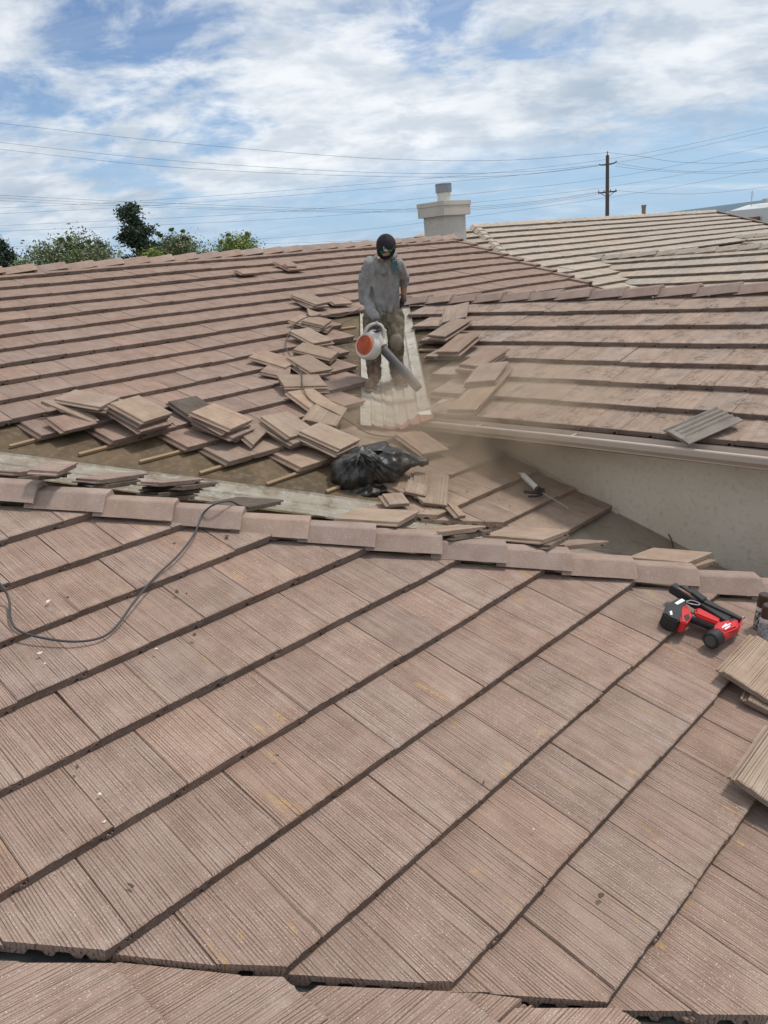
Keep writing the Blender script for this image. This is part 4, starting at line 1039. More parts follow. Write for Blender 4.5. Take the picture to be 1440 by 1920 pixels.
t0, t1, t2 = ppt(716, 652, -0.31), ppt(749, 688, -0.42), ppt(785, 729, -0.54)
bm = bmesh.new(); tube(bm, [t0, t1], [0.046, 0.044], 18); tube(bm, [t0, t0.lerp(t1, 0.06)], [0.056, 0.056], 18); bm_obj('tube', bm, M['greyp'], blower, smooth=False, mw=PM)
bm = bmesh.new(); tube(bm, [t0.lerp(t1, 0.92), t1, t2.lerp(t1, 0.10), t2], [0.050, 0.050, 0.047, 0.044], 18, caps=False)
tube(bm, [t2, t2.lerp(t1, 0.2)], [0.040, 0.038], 18, caps=False); bm_obj('nozzle', bm, M['greyp'], blower, mw=PM)

# ------------------------------------------------------------------ black bag
def bag_mat():
    m, t, b = new_mat('black_bag_film'); v, _ = obj_vec(t, False)
    col = t.mix(t.math('MULTIPLY', t.step(t.noise(v, 7.0, 5, 0.7), 0.40, 0.70), 0.55), c4((0.012, 0.012, 0.012)), c4((0.115, 0.098, 0.080)))
    t.set(b.inputs['Base Color'], col); b.inputs['Roughness'].default_value = 0.36; b.inputs['Specular IOR Level'].default_value = 0.6
    h = t.math('ADD', t.noise(v, 16.0, 4, 0.6, 1.2), t.math('MULTIPLY', t.noise(v, 60.0, 3, 0.6, 0.8), 0.3)); bump(t, b, h, 0.35, 0.03)
    return m
M['bag'] = bag_mat()
bagp = PA.hit(690, 905, -0.05)
BX = RT.copy(); BX.z = 0; BX.normalize(); BZ = V((0, 0, 1)); BY = BZ.cross(BX)
BMx = Matrix((BX, BY, BZ)).transposed().to_4x4(); BMx.translation = bagp
binv = BMx.inverted(); bd = (bagp - EYE).dot(FW)
def bpt(px, py, y):
    d_ = ray(px, py); o_ = binv @ EYE; dl = binv.to_3x3() @ d_; return o_ + dl * ((y - o_.y) / dl.y)
bag = empty('rubbish_bag', mw=BMx); tag(bag, 'crumpled black plastic rubbish bag lying on the bare roof', 'bag')
bm = bmesh.new()
ball(bm, bpt(662, 888, 0.03), 0.175, 3, (1.0, 1.0, 0.92)); ball(bm, bpt(680, 872, 0.04), 0.14, 3, (1.1, 1, 0.9)); ball(bm, bpt(722, 872, 0.10), 0.175, 3, (1.2, 1.0, 0.82)); ball(bm, bpt(745, 868, 0.12), 0.12, 3, (1.2, 1, .8))
ball(bm, bpt(690, 922, -0.06), 0.10, 3, (1.7, 1.0, 0.42)); ball(bm, bpt(665, 918, -0.04), 0.09, 2, (1.5, 1, .5))
bo = organic(bm, 'bag_body', 0.0110, 2, M['bag'], bag, BMx, folds=0.030, fscale=0.15, seed=4, fold_dir=(1.4, 1.0, 0.55))
kn0 = bpt(678, 846, -0.02)
for v in bo.data.vertices:
    q = v.co - kn0; r_ = q.length; a_ = math.atan2(q.z, q.x)
    pl_ = abs(noise.noise(V((a_ * 5.5, r_ * 1.6, 2.0)))) * math.exp(-r_ / 0.20) * min(1.0, r_ / 0.07) ** 2
    cr = abs(noise.noise(v.co * 13 + V((3, 0, 0)))) + 0.5 * abs(noise.noise(v.co * 27))
    v.co = v.co + v.normal * (0.095 * pl_ - 0.006 * cr)
for p in bo.data.polygons: p.use_smooth = True
bm = bmesh.new(); ball(bm, bpt(783, 866, 0.12), 0.075, 3, (1.35, 0.9, 0.55)); ball(bm, bpt(768, 864, 0.12), 0.05, 2, (1, 1, .8)); organic(bm, 'bag_tail', 0.009, 1, M['bag'], bag, BMx, folds=0.012, fscale=0.07, seed=2)
bm = bmesh.new()
fl = [[(679, 836, 0.20), (700, 832, 0.21), (722, 828, 0.22), (727, 830, 0.22)], [(678, 842, 0.14), (700, 838, 0.13), (724, 836, 0.14), (734, 844, 0.16)], [(684, 849, 0.05), (702, 846, 0.04), (722, 846, 0.05), (738, 852, 0.08)]]
vs = [[bm.verts.new(bpt(*q)) for q in row] for row in fl]
for a_, b_ in zip(vs, vs[1:]):
    for i in range(3): bm.faces.new((a_[i], a_[i + 1], b_[i + 1], b_[i]))
bmesh.ops.subdivide_edges(bm, edges=list(bm.edges), cuts=3, use_grid_fill=True)
for v in bm.verts: v.co += V((0, 0, 0.012)) * noise.noise(v.co * 22)
bmesh.ops.solidify(bm, geom=list(bm.faces), thickness=0.003); bm_obj('bag_flap', bm, M['bag'], bag, mw=BMx, smooth=True)
bm = bmesh.new(); kn = bpt(676, 850, -0.06)
for i in range(9):
    a_ = rad(200 + i * 18); e_ = kn + V((math.cos(a_) * 0.10, -0.05 - 0.02 * (i % 3), math.sin(a_) * 0.12)); tube(bm, [kn, kn.lerp(e_, 0.5) + V((0, -0.012, 0.01)), e_], [0.010, 0.012, 0.004], 5)
bm_obj('bag_pleats', bm, M['bag'], bag, mw=BMx, smooth=True)

# ------------------------------------------------------------------ slabs traced on a roof plane, with real height
def slab(name, pl, poly, h0, h1, mat, parent, bev=0.004, smooth=False):
    """polygon as seen at height h1, thickness h1-h0 along the roof normal"""
    bm = bmesh.new()
    top = [pl.hit(px, py, h1 / COS) for px, py in poly]; N = pl.N
    tv = [bm.verts.new(p) for p in top]; bv = [bm.verts.new(p - N * (h1 - h0)) for p in top]
    n = len(poly); bm.faces.new(tv); bm.faces.new(bv[::-1])
    for i in range(n): bm.faces.new((tv[i], bv[i], bv[(i + 1) % n], tv[(i + 1) % n]))
    bmesh.ops.recalc_face_normals(bm, faces=bm.faces)
    if bev: bmesh.ops.bevel(bm, geom=list(bm.edges), offset=bev, segments=2, affect='EDGES', clamp_overlap=True)
    return bm_obj(name, bm, mat, parent, smooth=smooth)
def fpt(px, py, h, pl=PF): return pl.hit(px, py, h / COS)
def zn(*p): return [(1180 + x / 5.54, 1060 + y / 5.54) for x, y in p]
gun = empty('nail_gun', PF.hit(1320, 1165, 0)); tag(gun, 'red and black cordless nail gun lying by the hip caps', 'nail gun')
gun_m = gun.matrix_world
bpy.context.view_layer.update()
def gpart(o): o.parent = gun; o.matrix_parent_inverse = Matrix.Translation(-gun.location); return o
def gslab(nm, poly, h0, h1, mat, bev=0.004, **k): return gpart(slab(nm, PF, zn(*poly), h0, h1, mat, None, bev, **k))
mag = gslab('magazine', [(430, 205), (480, 175), (1080, 530), (1010, 580)], 0.045, 0.095, M['blackp'])
gslab('magazine_rail', [(520, 205), (560, 200), (840, 365), (1180, 540), (1160, 560), (790, 390)], 0.06, 0.105, M['blackp'], 0.003)
gslab('magazine_stop', [(640, 275), (690, 250), (815, 335), (760, 365)], 0.07, 0.115, M['blackp'])
gslab('nail_strip', [(500, 235), (520, 225), (720, 345), (700, 360)], 0.09, 0.099, M['boot'], 0.001)
bat = gslab('battery', [(385, 400), (510, 330), (600, 375), (560, 470), (520, 580), (430, 545), (355, 490)], 0.0, 0.085, M['blackp'], 0.008)
bl_ = gslab('battery_label', [(470, 390), (545, 345), (580, 365), (500, 408)], 0.084, 0.0868, M['white'], 0.0)
gslab('battery_badge', [(418, 478), (442, 470), (450, 510), (428, 515)], 0.084, 0.0868, M['white'], 0.0)
gslab('foot', [(530, 430), (600, 400), (660, 520), (600, 600), (535, 585)], 0.01, 0.080, M['redp'], 0.006)
gslab('control_panel', [(568, 520), (615, 500), (632, 540), (590, 580)], 0.079, 0.0825, M['blackp'], 0.001)
gslab('body_bar', [(690, 430), (740, 440), (960, 555), (930, 600), (690, 500)], 0.03, 0.085, M['redp'], 0.008)
hk = gpart(bm_obj('belt_hook', (lambda b_: (tube(b_, spline([fpt(*zn((590, 375))[0], 0.10), fpt(*zn((650, 365))[0], 0.105), fpt(*zn((730, 395))[0], 0.105), fpt(*zn((715, 412))[0], 0.105), fpt(*zn((640, 400))[0], 0.105), fpt(*zn((592, 385))[0], 0.10)], 4), 0.0035, 6), b_)[1])(bmesh.new()), M['steel']))
bm = bmesh.new(); limb(bm, [fpt(*zn((640, 545))[0], 0.042), fpt(*zn((740, 585))[0], 0.042), fpt(*zn((880, 640))[0], 0.045)], [0.026, 0.024, 0.026], 14); gpart(organic(bm, 'grip', 0.006, 1, M['blackp'], None, Matrix.Identity(4)))
hd0, hd1 = fpt(*zn((865, 770))[0], 0.048), fpt(*zn((1090, 610))[0], 0.048)
bm = bmesh.new(); tube(bm, [hd0.lerp(hd1, 0.18), hd0.lerp(hd1, 0.22), hd0.lerp(hd1, 0.75), hd0.lerp(hd1, 0.92), hd1], [0.036, 0.042, 0.045, 0.040, 0.028], 22); head = gpart(bm_obj('head', bm, M['redp'], None, smooth=False))
bm = bmesh.new(); tube(bm, [hd0.lerp(hd1, -0.10), hd0.lerp(hd1, -0.08), hd0.lerp(hd1, 0.16), hd0.lerp(hd1, 0.20)], [0.038, 0.045, 0.047, 0.042], 22)
gpart(bm_obj('end_cap', bm, M['blackp'], None))
bm = bmesh.new(); tube(bm, [hd0.lerp(hd1, -0.12), hd0.lerp(hd1, -0.09)], [0.029, 0.030], 20); gpart(bm_obj('cap_plate', bm, simple('grey_cap_plate', (0.07, 0.07, 0.07), 0.5), None))
gslab('head_top', [(905, 590), (1010, 555), (1110, 520), (1160, 560), (1130, 640), (1010, 690), (880, 660)], 0.05, 0.092, M['redp'], 0.010)
gslab('head_window', [(1035, 565), (1085, 545), (1095, 560), (1050, 582)], 0.091, 0.0945, M['blackp'], 0.0)
for q in (((960, 640), (1005, 600), (1015, 610), (972, 652)), ((985, 630), (1050, 598), (1056, 606), (992, 642)), ((990, 655), (1045, 622), (1048, 634), (998, 668))): gslab('lettering', q, 0.091, 0.0942, M['white'], 0.0)
gslab('nose', [(1120, 560), (1175, 530), (1185, 545), (1175, 600), (1150, 660), (1100, 690), (1090, 660)], 0.025, 0.062, M['redp'], 0.005)
bm = bmesh.new(); tube(bm, [fpt(*zn((1150, 570))[0], 0.05), fpt(*zn((1190, 535))[0], 0.05)], 0.008, 8); tube(bm, [fpt(*zn((1140, 630))[0], 0.045), fpt(*zn((1175, 600))[0], 0.045)], 0.007, 8); gpart(bm_obj('contact_tip', bm, M['steel'], None))

# spray cans
def can(px, py, hgt, r, label, capm, bodym):
    base = PF.hit(px, py, 0.0); o = empty('spray_can', base); tag(o, label, 'spray can')
    ax = (V((0, 0, 1)) * 0.9 + PF.N * 0.35).normalized()
    def ring(nm, prof, mt):
        bm = bmesh.new(); tube(bm, [ax * z_ for z_, _ in prof], [r_ for _, r_ in prof], 24); b_ = bm_obj(nm, bm, mt, o, smooth=False); b_.location = (0, 0, 0); return b_
    ring('can_body', [(0.0, r * .94), (0.006, r), (hgt * .62, r), (hgt * .66, r * .93)], bodym)
    ring('can_rim', [(-0.002, r * .97), (0.006, r * 1.02), (0.010, r * 1.0)], M['steel'])
    ring('can_cap', [(hgt * .64, r * .98), (hgt * .66, r * .99), (hgt * .97, r * .93), (hgt, r * .80)], capm)
def can_mat(name, dark):
    m, t, b = new_mat(name); v, _ = obj_vec(t, False); s_ = t.add('ShaderNodeSeparateXYZ', i_0=v)
    ang = t.math('ARCTAN2', s_.outputs[1], s_.outputs[0])
    txt = t.step(t.noise(t.scale(v, (1.0, 1.0, 1.0)), 95.0, 1, 0.5), 0.52, 0.56)
    band = t.step(s_.outputs[2], 0.105, 0.110)
    col = t.mix(t.math('MULTIPLY', txt, 0.8), c4((0.05, 0.045, 0.045) if dark else (0.40, 0.41, 0.43)), c4((0.62, 0.62, 0.62) if dark else (0.20, 0.20, 0.22)))
    col = t.mix(band, col, c4((0.62, 0.62, 0.62)))
    t.set(b.inputs['Base Color'], col); b.inputs['Roughness'].default_value = 0.3; b.inputs['Metallic'].default_value = 0.2
    return m
M['canbrown'] = simple('brown_can_cap', (0.065, 0.038, 0.030), 0.4)
can(1424, 1176, 0.205, 0.034, 'dark spray can with brown cap standing farther back at the right edge', M['canbrown'], can_mat('can_print_dark', True))
can(1431, 1197, 0.205, 0.034, 'silver spray can with brown cap standing nearer at the right edge', M['canbrown'], can_mat('can_print_silver', False))

# caulking gun on slope A
ck = empty('caulking_gun', PA.hit(1000, 905, 0)); tag(ck, 'caulking gun with a white sealant tube lying near the stucco wall', 'caulking gun')
def cpt(px, py, h): return PA.hit(px, py, h)
def cpart(nm, bm, mt): o = bm_obj(nm, bm, mt, None); o.parent = ck; o.matrix_parent_inverse = Matrix.Translation(-ck.location); return o
a0, a1 = cpt(981, 891, 0.05), cpt(1008, 917, 0.05)
bm = bmesh.new(); tube(bm, [a0, a1], 0.026, 18); cpart('sealant_tube', bm, M['whitep'])
bm = bmesh.new(); tube(bm, [a0.lerp(a1, -0.02), a0.lerp(a1, -0.10), cpt(972, 887, 0.05)], [0.018, 0.010, 0.005], 10); cpart('tube_nozzle', bm, M['whitep'])
bm = bmesh.new(); tube(bm, [a0.lerp(a1, 0.98), a1.lerp(a0, -0.10)], 0.029, 14); box(bm, cpt(1014, 921, 0.04), (0.05, 0.05, 0.05), bev=0.006); tube(bm, [a0 + V((0.02, 0, 0.02)), a1 + V((0.02, 0, 0.02))], 0.005, 6); cpart('frame', bm, M['blackp'])
bm = bmesh.new(); tube(bm, [cpt(1012, 921, 0.04), cpt(1061, 950, 0.05)], 0.0045, 8); tube(bm, [cpt(1061, 950, 0.05), cpt(1061, 950, 0.05) + V((0.0, -0.02, -0.012))], 0.0045, 8); cpart('push_rod', bm, M['steel'])
bm = bmesh.new(); limb(bm, [cpt(1012, 922, 0.035), cpt(1000, 924, 0.03), cpt(984, 922, 0.03)], [0.014, 0.012, 0.012], 10); limb(bm, [cpt(1016, 927, 0.03), cpt(1004, 931, 0.03), cpt(992, 931, 0.03)], [0.010, 0.009, 0.009], 10); cpart('trigger_handle', bm, M['blackp'])
bm = bmesh.new(); tube(bm, spline([cpt(984, 888, 0.07), cpt(986, 881, 0.09), cpt(981, 877, 0.08)], 4), 0.003, 6); cpart('nozzle_pin', bm, M['steel'])

# ------------------------------------------------------------------ hoses and cords
def cord(name, pts, r, mat, label, cat):
    bm = bmesh.new(); tube(bm, spline(pts, 8), r, 8); o = bm_obj(name, bm, mat, None, smooth=True); tag(o, label, cat); return o
M['hose'] = simple('black_rubber_hose', (0.050, 0.052, 0.058), 0.5, 0, 0.2)
M['cordbrown'] = simple('dusty_cord', (0.10, 0.075, 0.055), 0.8)
Hh = lambda px, py, h=0.012: PF.hit(px, py, h)
cord('air_hose', [Hh(-60, 1040, .05), Hh(-25, 1070, .03), Hh(3, 1098, .05), Hh(17, 1125), Hh(20, 1160), Hh(35, 1182), Hh(80, 1196), Hh(140, 1203), Hh(190, 1195), Hh(220, 1172), Hh(252, 1128, .03), Hh(290, 1083, .02), Hh(335, 1040, .03), Hh(365, 1000, .03), Hh(378, 968, 0.05), Hh(392, 952, 0.10), Hh(410, 943, 0.13), Hh(432, 940, 0.11), PH.hit(450, 948, 0.06), PH.hit(475, 955, 0.04)], 0.0055, M['hose'], 'thin black hose looping over the near slope and the hip caps', 'hose')
Ah = lambda px, py, h=0.05: PA.hit(px, py, h)
cord('extension_cord', [Ah(676, 578, .02), Ah(650, 590, .02), Ah(632, 594, .05), Ah(600, 592, .10), Ah(575, 595, .10), Ah(553, 607, .06), Ah(545, 620, .08), Ah(536, 640, .05), Ah(540, 660, .06), Ah(552, 678, .06), Ah(565, 700, .10), Ah(567, 722, .10), Ah(575, 742, .08), Ah(592, 757, .08), Ah(630, 775, .09), Ah(665, 797, .04), Ah(690, 812, .02), Ah(720, 818, .02), Ah(750, 818, .02), Ah(790, 805, .03)], 0.006, M['cordbrown'], 'dusty brown cord winding over the loose tiles beside the valley', 'cord')

# ------------------------------------------------------------------ small litter
def litter(px, py, pl, size, mat, label, kind, cat, grp):
    c = pl.hit(px, py, 0.004); bm = bmesh.new()
    n = 5; vs = []
    for i in range(n):
        a_ = 2 * math.pi * i / n + random.uniform(-.4, .4); r_ = size * random.uniform(.5, 1.1); vs.append(V((math.cos(a_) * r_, math.sin(a_) * r_ * .6, random.uniform(0.002, size * .35))))
    top = [bm.verts.new(v) for v in vs]; bot = [bm.verts.new(v - V((0, 0, size * .18 + .001))) for v in vs]
    bm.faces.new(top); bm.faces.new(bot[::-1])
    for i in range(n): bm.faces.new((top[i], bot[i], bot[(i + 1) % n], top[(i + 1) % n]))
    q = Matrix((pl.R, pl.N.cross(pl.R), pl.N)).transposed() @ Matrix.Rotation(random.uniform(0, 6.28), 3, 'Z')
    m = q.to_4x4(); m.translation = c; o = bm_obj(kind, bm, mat, None, mw=m); tag(o, label, cat, grp)
M['leaf'] = simple('dry_leaf', (0.10, 0.065, 0.045), 0.9, 0, 0.3); M['chip'] = simple('white_chip', (0.62, 0.58, 0.52), 0.8); M['crumb'] = simple('tile_crumb', (0.24, 0.15, 0.11), 0.95, 0, 0.3)
for px, py, sz in ((326, 1019, .014), (425, 1007, .022), (127, 1120, .010), (332, 1110, .018), (350, 1113, .010), (365, 1190, .016), (145, 1438, .012), (245, 1660, .014), (1127, 1679, .017), (907, 1467, .010), (520, 1416, .009), (178, 980, .012)):
    litter(px, py, PF, sz, M['leaf'], 'dark dry leaf scrap ' + {326: 'left of the hose, just below the hip caps', 425: 'right of the hose, just below the hip caps', 127: 'inside the loop of the hose', 332: 'right of the hose, left of a pair', 350: 'right of the hose, right of a pair', 365: 'right of the bottom of the hose loop', 145: 'alone near the left edge of the near slope', 245: 'low at left, above the front valley', 1127: 'low at right, curled, above the front valley', 907: 'alone in the middle right of the near slope', 520: 'alone in the middle of the near slope', 178: 'at far left by the first courses'}[px], 'leaf_scrap', 'leaf', 'leaf scraps on the near slope')
for px, py, sz in ((90, 1128, .016), (75, 1225, .014), (293, 1217, .010), (187, 1490, .014), (196, 1541, .010), (84, 1244, .008), (1000, 1555, .008)):
    litter(px, py, PF, sz, M['chip'], 'small white chip ' + {90: 'inside the loop of the hose', 75: 'just below the hose loop at left', 293: 'right of the bottom of the hose loop', 187: 'upper of two low on the left', 196: 'lower of two low on the left', 84: 'smaller, under the chip below the hose loop', 1000: 'alone on the right of the near slope'}[px], 'chip', 'debris', 'white chips on the near slope')
rl = random.Random(5)
for i in range(34):
    px, py = rl.choice(((840, 890, 70, 40), (960, 930, 70, 40), (880, 960, 60, 25), (740, 960, 50, 12)))[:2]; px += rl.gauss(0, 45); py += rl.gauss(0, 22)
    litter(px, py, PA, rl.uniform(.006, .016), M['crumb'], 'small crumb of broken tile on the slope below the bag', 'tile_crumb', 'debris', 'tile crumbs below the bag')

# ------------------------------------------------------------------ trees beyond the ridge
def leaf_mat(name, ca, cb):
    m, t, b = new_mat(name); g_ = t.add('ShaderNodeNewGeometry').outputs['Random Per Island']
    t.set(b.inputs['Base Color'], t.mix(g_, c4(ca), c4(cb))); b.inputs['Roughness'].default_value = 0.6; b.inputs['Specular IOR Level'].default_value = 0.3
    return m
M['leaf_green'] = leaf_mat('olive_leaves', (0.090, 0.120, 0.055), (0.23, 0.26, 0.13))
M['leaf_dark'] = leaf_mat('conifer_needles', (0.025, 0.048, 0.034), (0.075, 0.110, 0.070))
M['leaf_bright'] = leaf_mat('bright_leaves', (0.12, 0.17, 0.035), (0.26, 0.31, 0.08))
M['bark'] = wood_mat('bark', (0.07, 0.05, 0.035), (0.14, 0.105, 0.075))
def tree(px, py, depth, wpx, hpx, leafm, label, shape, nleaf, lsz, seed, name):
    rnd = random.Random(seed); top = at_depth(px, py, depth); ppm = FOC / depth; wd = wpx / ppm / 2; vis = hpx / ppm
    Hh_ = top.z; base = V((top.x, top.y, 0)); root = empty(name, base); tag(root, label, 'tree', 'trees beyond the ridge')
    bm = bmesh.new(); trunk = spline([V((0, 0, 0)), V((rnd.uniform(-.2, .2), rnd.uniform(-.2, .2), Hh_ * .5)), V((0, 0, Hh_ * .97))], 5)
    tube(bm, trunk, [0.16 * (1 - i / len(trunk)) + 0.02 for i in range(len(trunk))], 8)
    clumps = []
    nb = 46 if shape == 'cone' else 40
    for i in range(nb):
        f = rnd.random() ** 0.8; zc = Hh_ - vis * (0.02 + 1.5 * f)
        if shape == 'cone': rr = wd * (0.10 + 0.95 * math.sqrt(f)) * rnd.uniform(.30, 1.15)
        else: rr = wd * math.sqrt(max(0.04, 1 - (1 - min(1, f * 1.3)) ** 2)) * rnd.uniform(.3, 1.05)
        a_ = rnd.uniform(0, 6.28); c = V((math.cos(a_) * rr, math.sin(a_) * rr, zc)); clumps.append((c, rnd.uniform(.16, .30) * wd + 0.09 if shape == 'cone' else rnd.uniform(.22, .40) * wd + 0.12))
        tube(bm, [V((0, 0, max(0.5, zc - rr * (0.15 if shape == 'cone' else .9)))), c.lerp(V((0, 0, zc)), .4) + V((0, 0, -.1)), c], [0.05, 0.03, 0.010], 5)
    clumps.append((V((0, 0, Hh_ - 0.12)), 0.12))
    if shape == 'wisp':
        for i in range(7):
            a_ = rnd.uniform(0, 6.28); c = V((math.cos(a_) * wd * rnd.uniform(.2, .9), math.sin(a_) * wd * rnd.uniform(.2, .9), Hh_ + rnd.uniform(-.3, .35) * vis)); clumps.append((c, 0.09)); tube(bm, [c - V((0, 0, .9)), c], [0.02, 0.006], 4)
    bm_obj('trunk', bm, M['bark'], root)
    vs, fs = [], []
    for i in range(int(nleaf * 2.6)):
        c, r_ = clumps[rnd.randrange(len(clumps))]
        d_ = V((rnd.gauss(0, 1), rnd.gauss(0, 1), rnd.gauss(0, .7))); p = c + d_ * r_ * .55
        u_ = V((rnd.gauss(0, 1), rnd.gauss(0, 1), rnd.gauss(0, .6))).normalized(); w_ = u_.cross(V((rnd.gauss(0, 1), rnd.gauss(0, 1), rnd.gauss(0, 1)))).normalized()
        s_ = lsz * 1.05 * rnd.uniform(.6, 1.4); k = len(vs)
        vs += [p - u_ * s_, p + w_ * s_ * .45, p + u_ * s_, p - w_ * s_ * .45]; fs.append((k, k + 1, k + 2, k + 3))
    mesh_obj('crown', vs, fs, leafm, root)
tree(243, 388, 40, 78, 105, M['leaf_dark'], 'tall dark conifer standing highest among the trees behind the ridge', 'cone', 5200, .085, 11, 'conifer')
tree(130, 455, 38, 165, 55, M['leaf_green'], 'broad olive green tree left of the dark conifer', 'wisp', 5200, .075, 12, 'tree')
tree(186, 452, 41, 26, 45, M['leaf_dark'], 'thin spindly conifer between the broad tree and tall conifer', 'cone', 700, .06, 17, 'conifer')
tree(330, 448, 43, 105, 50, M['leaf_green'], 'grey green tree right of the tall conifer', 'wisp', 4200, .07, 13, 'tree')
tree(285, 472, 36, 60, 22, M['leaf_bright'], 'low bright green bush top in front of the tall conifer', 'round', 1600, .06, 14, 'tree')
tree(442, 450, 38, 95, 30, M['leaf_bright'], 'bright yellow green treetop farthest right above the ridge', 'wisp', 3000, .06, 15, 'tree')
tree(-6, 448, 36, 42, 60, M['leaf_dark'], 'dark tree cut off by the left edge of the view', 'round', 2400, .08, 16, 'tree')
tree(40, 488, 40, 70, 20, M['leaf_bright'], 'low green bush at the left edge behind the ridge', 'round', 900, .06, 18, 'tree')

# ------------------------------------------------------------------ pole and wires
M['pole'] = simple('weathered_pole', (0.10, 0.085, 0.075), 0.9); M['wire'] = simple('power_wire', (0.16, 0.18, 0.21), 0.6); M['insul'] = simple('insulator', (0.16, 0.15, 0.15), 0.4)
PD = 70.0
ptop = at_depth(1139, 291, PD); pbase = V((ptop.x, ptop.y, 0))
pole = empty('utility_pole', pbase); tag(pole, 'wooden utility pole with two cross arms behind the tan roof', 'utility pole')
def ppart(nm, bm, mt): o = bm_obj(nm, bm, mt, None); o.parent = pole; o.matrix_parent_inverse = Matrix.Translation(-pole.location); return o
bm = bmesh.new(); tube(bm, [pbase, ptop], [0.22, 0.15], 10); ppart('post', bm, M['pole'])
bm = bmesh.new(); tube(bm, [ptop, ptop + V((0, 0, 0.32))], 0.05, 8); ppart('top_pin', bm, M['insul'])
ux = RT.copy(); ux.z = 0; ux.normalize()
armz = at_depth(1139, 308, PD).z; bm = bmesh.new()
tube(bm, [V((ptop.x, ptop.y, armz)), V((ptop.x, ptop.y, armz + .05)) + ux * .55, V((ptop.x, ptop.y, armz + .20)) + ux * .85], [0.07, .06, .05], 8); tube(bm, [V((ptop.x, ptop.y, armz)), V((ptop.x, ptop.y, armz - .0)) - ux * .55, V((ptop.x, ptop.y, armz + .08)) - ux * .78], [0.07, .06, .05], 8); ppart('cross_arm', bm, M['pole'])
armz2 = at_depth(1139, 359, PD).z; bm = bmesh.new(); box(bm, (0, 0, 0), (1.7, .12, .12)); 
for v in bm.verts: v.co = V((ptop.x, ptop.y, armz2)) + ux * v.co.x + V((-ux.y, ux.x, 0)) * v.co.y + V((0, 0, v.co.z))
tube(bm, [V((ptop.x, ptop.y, armz2 - .45)), V((ptop.x, ptop.y, armz2)) + ux * .7], .03, 5); tube(bm, [V((ptop.x, ptop.y, armz2 - .45)), V((ptop.x, ptop.y, armz2)) - ux * .7], .03, 5); ppart('cross_arm', bm, M['pole'])
for s_ in (-.78, -.3, .3, .78):
    bm = bmesh.new(); q = V((ptop.x, ptop.y, armz2 + .06)) + ux * s_; tube(bm, [q, q + V((0, 0, .16))], [.05, .04], 6); ppart('insulator', bm, M['insul'])
def wire(pts, r, label, grp='power lines'):
    P_ = [at_depth(*q) for q in pts]; bm = bmesh.new(); tube(bm, spline(P_, 8), [r * 0.47 * max(0.35, (p - EYE).dot(FW) / 70.0) for p in spline(P_, 8)], 5); o = bm_obj('power_line', bm, M['wire'], None); tag(o, label, 'power line', grp)
wire([(-300, 195, 30), (0, 231, 37), (360, 270, 46), (720, 298, 56), (960, 300, 63), (1139, 286, 70)], .030, 'highest power line running from the left edge to the pole top')
wire([(-300, 234, 31), (0, 267, 38), (360, 304, 47), (720, 324, 57), (960, 323, 64), (1124, 309, 70)], .028, 'upper of two close lines reaching the upper cross arm')
wire([(-300, 248, 30), (0, 280, 37), (360, 316, 46), (720, 331, 57), (960, 329, 64), (1124, 311, 70)], .028, 'lower of two close lines reaching the upper cross arm')
wire([(-300, 345, 32), (0, 366, 38), (360, 383, 47), (720, 393, 57), (960, 382, 64), (1123, 360, 70)], .026, 'top line of the low bundle reaching the lower cross arm')
wire([(-300, 351, 32), (0, 371, 38), (360, 388, 47), (720, 396, 57), (960, 385, 64), (1131, 360, 70)], .024, 'middle line of the low bundle reaching the lower cross arm')
wire([(-300, 357, 32), (0, 376, 38), (360, 391, 47), (720, 398, 57), (960, 388, 64), (1148, 360, 70)], .024, 'bottom line of the low bundle reaching the lower cross arm')
wire([(1139, 286, 70), (1200, 293, 78), (1265, 303, 86), (1350, 306, 98), (1440, 301, 112), (1560, 288, 130)], .030, 'line leaving the pole top towards the right edge')
wire([(1153, 306, 70), (1240, 318, 82), (1340, 322, 98), (1440, 316, 114), (1560, 300, 135)], .026, 'upper line leaving the upper cross arm to the right')
wire([(1154, 312, 70), (1240, 321, 82), (1340, 325, 98), (1440, 322, 114), (1560, 310, 135)], .026, 'lower line leaving the upper cross arm to the right')
wire([(1153, 357, 70), (1240, 363, 82), (1330, 362, 98), (1440, 350, 114), (1560, 332, 135)], .026, 'line leaving the lower cross arm to the right')
FARW = [((-200, 398), (240, 378), (720, 342), (1130, 300), (1440, 238), (1600, 200)), ((-200, 410), (240, 388), (720, 352), (1130, 309), (1440, 246), (1600, 210)), ((-200, 432), (0, 423), (465, 401), (740, 377), (1129, 335), (1440, 274), (1600, 240)),
        ((-200, 444), (0, 434), (465, 414), (740, 394), (1129, 352), (1440, 296), (1600, 262)), ((-200, 470), (200, 462), (465, 450), (740, 424), (1129, 372), (1440, 318), (1600, 288)), ((-200, 464), (10, 462), (400, 459), (740, 448), (1000, 430))]
for i, q in enumerate(FARW):
    wire([(x, y, 120) for x, y in q], .022, 'faint distant line rising to the right, %s of six' % ('first and highest', 'second', 'third', 'fourth', 'fifth', 'sixth and lowest')[i], 'far transmission lines')

